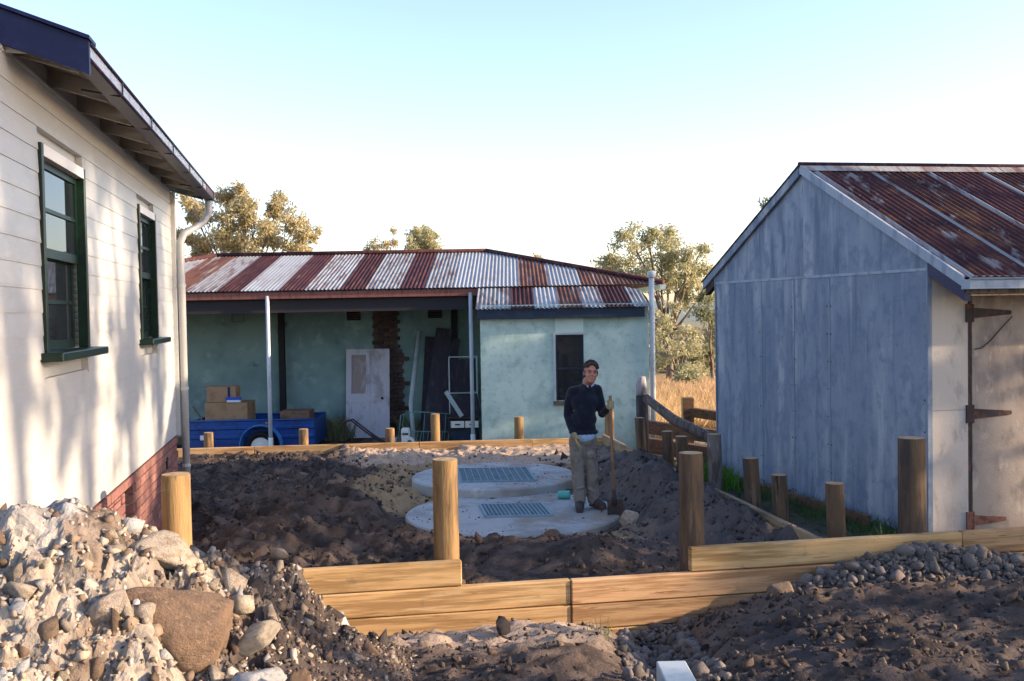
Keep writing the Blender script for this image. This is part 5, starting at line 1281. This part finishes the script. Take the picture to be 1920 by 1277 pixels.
# shovel
sh = empty('shovel', (1.10, 10.78, 0.0), 'long-handled shovel held upright in the man\'s gloved hand', 'shovel')
hx_w, hy_w = MX + .318, MY - .232
MB().tube([(hx_w - .002, hy_w + .01, 1.30), (hx_w + .004, hy_w - .03, .75), (hx_w + .016, hy_w - .085, .20)], [.017, .018, .019], 10).build('handle', mat('worn_shovel_handle', (.24, .15, .09), [((.16, .10, .06), 8, .45, .65, (3, 3, .5))], rough=.7), sh, True)
MB().tube([(hx_w + .014, hy_w - .078, .27), (hx_w + .020, hy_w - .10, .10)], [.022, .027], 10).build('socket', M_iron, sh, True)
bl = MB(); nu, nv = 8, 7
for jv in range(nv + 1):
    v = jv / nv; hw = .088 * (1 - .0 * v) * (1 if v < .6 else math.sqrt(max(.02, 1 - ((v - .6) / .42) ** 2)))
    for iu in range(nu + 1):
        u = -1 + 2 * iu / nu
        bl.v.append((hx_w + .022 + hw * u, hy_w - .10 - .03 * v + .028 * (1 - u * u) - .02 , .165 - .25 * v))
for jv in range(nv):
    for iu in range(nu): a = jv * (nu + 1) + iu; bl.f.append((a, a + 1, a + nu + 2, a + nu + 1))
bo = bl.build('blade', M_iron, sh, True, fix=False); sd = bo.modifiers.new('thick', 'SOLIDIFY'); sd.thickness = .004

# ---------------------------------------------------------------- trees, shrubs and grass
CAM = cam.matrix_world.copy()
def at(px, py, y):
    """world point at depth y seen at photo pixel px, py"""
    d = CAM.to_3x3() @ Vector(((px - 960) / 1850, -(py - 638.5) / 1850, -1)); return Vector((0, 0, 2.25)) + d * (y / d.y)
def leafmat(nm, c, c2): return mat(nm, c, [(c2, .9, .42, .62), (tuple(q * .7 for q in c), 2.3, .55, .7)], rough=.6, spec=.2, trans=.45)
M_gum = leafmat('gum_leaves', (.46, .43, .25), (.36, .35, .20))
M_gumo = leafmat('golden_gum_leaves', (.48, .41, .235), (.38, .335, .19))
M_gumd = leafmat('dark_leaves', (.28, .28, .15), (.20, .215, .115))
M_trunk = mat('gum_bark', (.20, .15, .12), [((.11, .085, .07), 4, .45, .65, (3, 3, .4)), ((.34, .28, .23), 5, .58, .7, (3, 3, .4))], rough=.9, bump=.4)
def leaves(name, clumps, n_per, ll, lw, m, parent, droop=.5, shell=.5):
    cs = []
    for (c, r) in clumps:
        n = int(n_per * (r[0] * r[1] * r[2]) ** (2 / 3) * 3) if hasattr(r, '__len__') else int(n_per * .85 * r * r * 3)
        rr = np.array(r if hasattr(r, '__len__') else (r, r, r * .8))
        d = nr.normal(size=(n, 3)); d /= np.linalg.norm(d, axis=1)[:, None]
        rad = nr.random(n) ** shell
        # sub-clumps give an uneven outline
        sub = nr.normal(size=(9, 3)); sub /= np.linalg.norm(sub, axis=1)[:, None]
        pk = nr.integers(0, 9, n)
        pos = np.array(c) + rr * (sub[pk] * .80 * nr.uniform(.3, 1.25, 9)[pk][:, None] + d * rad[:, None] * .44 * nr.uniform(.6, 1.4, 9)[pk][:, None])
        cs.append(pos)
    P = np.concatenate(cs); n = len(P)
    ax = nr.normal(size=(n, 3)); ax[:, 2] -= droop * 1.2; ax /= np.linalg.norm(ax, axis=1)[:, None]
    sd = np.cross(ax, nr.normal(size=(n, 3))); sd /= np.linalg.norm(sd, axis=1)[:, None]
    L = ll * nr.uniform(.6, 1.3, n)[:, None]; Wd = lw * nr.uniform(.7, 1.3, n)[:, None]
    co = np.stack([P, P + ax * L * .45 + sd * Wd, P + ax * L, P + ax * L * .45 - sd * Wd], 1).reshape(-1, 3) - np.array(wloc(parent))
    q = np.arange(n * 4).reshape(n, 4)
    me = np_mesh(name, co, q, m)
    o = bpy.data.objects.new(name, me); COL.objects.link(o); o.parent = parent; return o
def tree(name, base, clumps, label, m, n_per=420, ll=.26, lw=.045, tr=.16, group=None, cat='tree', fork=.35, lim=.055, droop=.5, every=1):
    t = empty(name, base, label, cat, group)
    b = Vector(base); cz = sum(c[2] for c, r in clumps) / len(clumps); zlo = min(c[2] for c, r in clumps)
    cx = sum(c[0] for c, r in clumps) / len(clumps); cy = sum(c[1] for c, r in clumps) / len(clumps)
    fk = Vector((b.x + (cx - b.x) * .3, b.y + (cy - b.y) * .3, b.z + (cz - b.z) * fork))
    mb = MB(); mb.tube([b, b.lerp(fk, .5) + Vector((tr * .4, 0, 0)), fk], [tr, tr * .8, tr * .62], 8)
    for (c, r) in clumps[::every]:
        c = Vector(c); mid = fk.lerp(c, .5) + Vector((rng.uniform(-.3, .3), rng.uniform(-.3, .3), rng.uniform(-.1, .4))) * (c - fk).length * .25
        mb.tube([fk, mid, c], [lim * 1.5, lim, lim * .35], 6)
        for k in range(2):
            q = c + Vector((rng.uniform(-1, 1), rng.uniform(-1, 1), rng.uniform(-.3, .8))) * (r if not hasattr(r, '__len__') else r[0]) * .6
            mb.tube([mid.lerp(c, .5), q], [lim * .5, lim * .2], 5)
    mb.build('trunk', M_trunk, t, True, fix=False)
    leaves('crown', clumps, n_per, ll, lw, m, t, droop)
    return t
def px_clumps(lst, y, dj=1.0):
    out = []
    for (px, py, r) in lst:
        yy = y + rng.uniform(-dj, dj); p = at(px, py, yy); out.append((tuple(p), r / 1850 * yy)); 
    return out
grp = 'gum trees beyond the outbuilding'
Y = 42
tree('gum_tree', (at(470, 700, Y).x, Y, -1.0), px_clumps([(372, 400, 38), (345, 440, 30), (352, 375, 22), (420, 372, 32), (452, 358, 24), (415, 420, 42), (470, 395, 44), (525, 392, 36), (500, 440, 46), (555, 420, 34), (580, 440, 26), (560, 462, 34), (445, 458, 44), (380, 462, 40), (520, 372, 20)], Y, 1.5), 'large golden gum tree rising behind the left end of the outbuilding roof', M_gumo, 780, 0.186, 0.034, group=grp, lim=.045)
tree('gum_tree', (at(770, 700, 46).x, 46, -1.0), px_clumps([(785, 440, 30), (810, 445, 22), (770, 458, 20), (800, 465, 28)], 46, .8), 'small rounded tree top above the middle of the outbuilding ridge', M_gum, 858, 0.174, 0.031, group=grp, lim=.035)
tree('gum_tree', (at(715, 700, 50).x, 50, -1.0), px_clumps([(700, 460, 16), (740, 430, 9), (725, 462, 16), (742, 455, 10), (690, 468, 10)], 50, .5), 'sparse tree top with a thin upright twig, left of the small rounded one', M_gumo, 676, 0.161, 0.028, group=grp, lim=.03)
tree('gum_tree', (at(1255, 730, 38).x, 38, -.85), px_clumps([(1150, 490, 38), (1180, 450, 34), (1215, 440, 30), (1255, 445, 36), (1240, 480, 42), (1195, 500, 42), (1290, 485, 34), (1310, 510, 30), (1270, 525, 40), (1225, 530, 36), (1315, 470, 18), (1285, 560, 28), (1170, 525, 26), (1320, 545, 20)], 38, 1.3), 'tall gum tree filling the gap between outbuilding and shed', M_gum, 858, 0.161, 0.028, group=grp, lim=.045, fork=.4)
tree('gum_tree', (at(1275, 720, 34).x, 34, -.7), px_clumps([(1245, 600, 30), (1235, 640, 26), (1280, 620, 28), (1262, 575, 20), (1300, 650, 24), (1240, 680, 26), (1310, 690, 24), (1268, 655, 22)], 34, 1), 'lower thin-stemmed gum in front of the tall gap tree', M_gum, 676, 0.136, 0.025, group=grp, lim=.03, tr=.08)
tree('gum_tree', (at(1335, 720, 36).x, 36, -.75), px_clumps([(1335, 590, 34), (1345, 630, 36), (1320, 660, 30), (1330, 560, 24), (1350, 680, 30)], 36, 1), 'dark leafy tree close to the far edge of the shed', M_gumd, 1092, 0.136, 0.028, group=grp, lim=.035, tr=.09)
tree('gum_tree', (at(1470, 700, 40).x, 40, -.9), px_clumps([(1445, 375, 18), (1465, 390, 24), (1490, 400, 26), (1430, 385, 10)], 40, .5), 'dark tree top just showing above the left slope of the shed roof', M_gumd, 858, 0.149, 0.028, group=grp, lim=.035)
tree('gum_tree', (at(1010, 700, 50).x, 50, -1.2), px_clumps([(1005, 484, 12), (1030, 496, 10), (990, 492, 8)], 50, .5), 'tiny tree top peeping over the right roof hip of the outbuilding', M_gumo, 858, 0.149, 0.028, group=grp, lim=.03)
bsh = empty('round_bush', tuple(at(1287, 725, 30)), 'rounded grey-green bush standing in the dry grass', 'bush')
leaves('foliage', px_clumps([(1285, 690, 24), (1275, 705, 20), (1298, 708, 20)], 30, .2), 900, .10, .025, mat('grey_green_leaves', (.34, .34, .2), [((.16, .17, .09), 3, .45, .65)], rough=.7, trans=.3), bsh, .0)
MB().tube([tuple(at(1287, 725, 30)), tuple(at(1286, 695, 30))], .03, 6).build('stem', M_trunk, bsh)
# scrub further back in the gap, one mass
cl = []
for i in range(60):
    y = rng.uniform(48, 70); x = rng.uniform(.09, .24) * y; cl.append(((x, y, rng.uniform(-1.6, 1.2)), rng.uniform(.7, 1.5)))
for i in range(40):
    y = rng.uniform(55, 80); x = rng.uniform(-.40, .05) * y; cl.append(((x, y, rng.uniform(-1.6, 1.0)), rng.uniform(.8, 1.5)))
sc = empty('scrub', (8, 55, -2)); scl = leaves('scrub_foliage', cl, 75, .42, .11, leafmat('scrub_leaves', (.36, .31, .2), (.26, .25, .16)), sc, .1)
scl.parent = None; scl.location = (8, 55, -2); bpy.data.objects.remove(sc); scl.name = 'far_scrub'; tag(scl, 'far band of sunlit scrub beyond the paddock', 'scrub', kind='stuff')
# grass blades as one mass
def blades(name, P, h, w, m, label, lean=.35):
    n = len(P); a = nr.uniform(0, 6.28, n); hh = h * nr.uniform(.5, 1.3, n)
    sd = np.stack([np.cos(a), np.sin(a), np.zeros(n)], -1) * w
    tip = P + np.stack([nr.normal(0, lean, n) * hh, nr.normal(0, lean, n) * hh, hh], -1)
    mid = P * .45 + tip * .55 + np.stack([np.zeros(n), np.zeros(n), hh * .08], -1)
    co = np.stack([P - sd, P + sd, mid + sd * .7, tip, mid - sd * .7], 1).reshape(-1, 3)
    o = link(name, np_mesh(name, co, np.arange(n * 5).reshape(n, 5), m)); return tag(o, label, 'grass', kind='stuff')
def gpts(n, f):
    P = np.array([f() for _ in range(n)]); P[:, 2] = ground_h(P[:, 0], P[:, 1]); return P
def fld():
    y = 19 + 20 * rng.random() ** 1.4; return (rng.uniform(.11, .24) * y + .1, y, 0)
M_dry = mat('dry_grass_blades', (.56, .38, .22), [((.42, .27, .14), 1.5, .45, .65), ((.64, .47, .29), 4, .55, .7)], rough=.8, trans=.3)
blades('dry_grass', gpts(16000, fld), .42, .010, M_dry, 'tall sunlit dry grass in the paddock between outbuilding and shed')
def sfoot():
    p = SF(rng.uniform(1.2, 3.9), -rng.uniform(.02, .5), 0); return (p.x, p.y, 0)
M_grn = mat('green_grass_blades', (.06, .13, .03), [((.035, .085, .02), 3, .45, .65)], rough=.7, trans=.3)
blades('shed_grass', gpts(1100, sfoot), .10, .004, M_grn, 'green grass along the foot of the blue-grey shed wall')
blades('corner_grass', gpts(700, lambda: (2.52 + rng.uniform(-.2, .25), 12.6 + rng.uniform(-.9, .5), 0)), .2, .006, mat('bright_grass', (.10, .24, .03), rough=.7, trans=.3), 'bright green grass tuft at the far foot corner of the shed')
def wfoot(): return (rng.uniform(-3.7, -2.6), 20.1 + rng.uniform(0, .5), 0)
blades('wall_weeds', gpts(500, lambda: (rng.choice([-3.55, -3.7, -2.1]) + rng.gauss(0, .12), 20.3 + rng.uniform(-.2, .2), 0)), .4, .01, M_gumd, 'dark weeds at the foot of the verandah wall beside the old door')
blades('hump_grass', gpts(16, lambda: (.60 + rng.gauss(0, .05), 6.6 + rng.gauss(0, .08), 0)), .12, .003, mat('yellow_green_grass', (.28, .30, .08), rough=.7, trans=.3), 'few yellow-green grass stalks on the soil hump before the wall')
blades('heap_stalks', np.array([(x, y, htop(x, y)) for (x, y) in [(-2.0 + rng.gauss(0, .12), 4.95 + rng.gauss(0, .12)) for _ in range(16)]]), .10, .0025, mat('dead_stalk', (.20, .15, .11), rough=.9), 'few dead grass stalks lying on the rubble heap top', 1.2)

# trees outside the picture on the right: the low sun comes through them
def shade_tree(x, y, zc, r, h, label, n=26, npk=22, tr=.2):
    cl = []
    for i in range(n):
        a = rng.uniform(0, 6.28); q = math.sqrt(rng.random()) * r
        cl.append(((x + q * math.cos(a), y + q * math.sin(a), zc + rng.uniform(-.5, .5) * h), rng.uniform(.45, .9)))
    tree('gum_tree', (x, y, -.1), cl, label, M_gum, npk, .38, .11, tr, group='trees off to the right of the yard', lim=.035, fork=.62, every=4)
ST = [(15.5, 9.4, 10.0, 1.7, 3.4), (17.0, 7.6, 10.4, 1.7, 3.6), (15.4, 6.2, 9.9, 1.6, 3.2), (16.6, 4.6, 10.2, 1.7, 3.4), (15.2, 3.0, 9.9, 1.6, 3.2), (17.2, -.6, 10.4, 1.8, 3.6), (15.8, .2, 9.9, 1.6, 3.2)]
SL = ['gum out of frame right, level with the shed door', 'tall gum out of frame right, level with the shed front', 'slim gum out of frame right, level with the left post', 'gum out of frame right, level with the retaining wall', 'slim gum out of frame right, level with the rubble heap', 'broad gum out of frame right, nearer the camera', 'slim gum out of frame, directly right of the camera']
for i, (x, y, zc, r, h) in enumerate(ST):
    shade_tree(x, y, zc, r, h, SL[i], 34, 26, .13 + .03 * (i % 3))
def shade_bush(x, y, zt, r, label):  # unseen shrub added to keep the sun off the right foreground
    b = empty('shrub', (x, y, gz(x, y) - .1), label, 'shrub', 'shrubs off to the right of the yard')
    cl = [((x + rng.gauss(0, r * .5), y + rng.gauss(0, r * .5), rng.uniform(.4, zt - .4)), rng.uniform(.35, .55)) for _ in range(16)]
    leaves('foliage', cl, 130, .2, .06, M_gumd, b, .2)
    mb = MB()
    for c, q in cl[:8]: mb.tube([(x, y, gz(x, y) - .1), c], [.03, .01], 5)
    mb.build('stems', M_trunk, b, True, fix=False)
for (x, y, zt, r, l) in ((10.2, 6.5, 2.1, .8, 'shrub out of frame right, level with the retaining wall end'), (10.0, 4.6, 2.5, .8, 'shrub out of frame right, level with the soil bank'), (10.4, 3.4, 2.75, .9, 'shrub out of frame right of the foreground soil'), (10.0, 5.5, 2.5, .7, 'low shrub out of frame right, between two taller ones'), (10.7, 4.0, 2.75, .9, 'dense shrub out of frame right, second from the camera')): shade_bush(x, y, zt, r, l)
shade_tree(13.6, 7.7, 4.1, .9, 2.6, 'young gum out of frame right, close to the shed door', 12, 26, .06)
b_ = empty('shrub', (11, 15.6, -.2), 'tall dense shrub out of frame behind the shed', 'shrub', 'shrubs off to the right of the yard')  # unseen, added to shade the front wall of the outbuilding
leaves('foliage', [((11 + rng.uniform(-.8, .8), 15.7 + rng.uniform(-.35, .35), rng.uniform(.6, 5.6)), rng.uniform(.4, .6)) for _ in range(40)], 60, .22, .07, M_gumd, b_, .2)
MB().tube([(11, 15.6, -.3), (11, 15.6, 4.9)], [.08, .02], 6).build('stems', M_trunk, b_)
for i in range(2, 6):      # unseen slender saplings added to streak the light on the house wall
    shade_tree(12.6 + .3 * (i % 3), .6 + i * 1.45 + rng.uniform(-.2, .2), 7.4 + rng.uniform(-.6, .6), .55, 2.4, ['slim sapling out of frame, nearest the camera on the right', 'slim sapling out of frame, second from the camera', 'slim sapling out of frame, third from the camera', 'slim sapling out of frame, fourth from the camera', 'slim sapling out of frame, fifth from the camera', 'slim sapling out of frame, farthest, towards the shed'][i], 9, 30, .045)
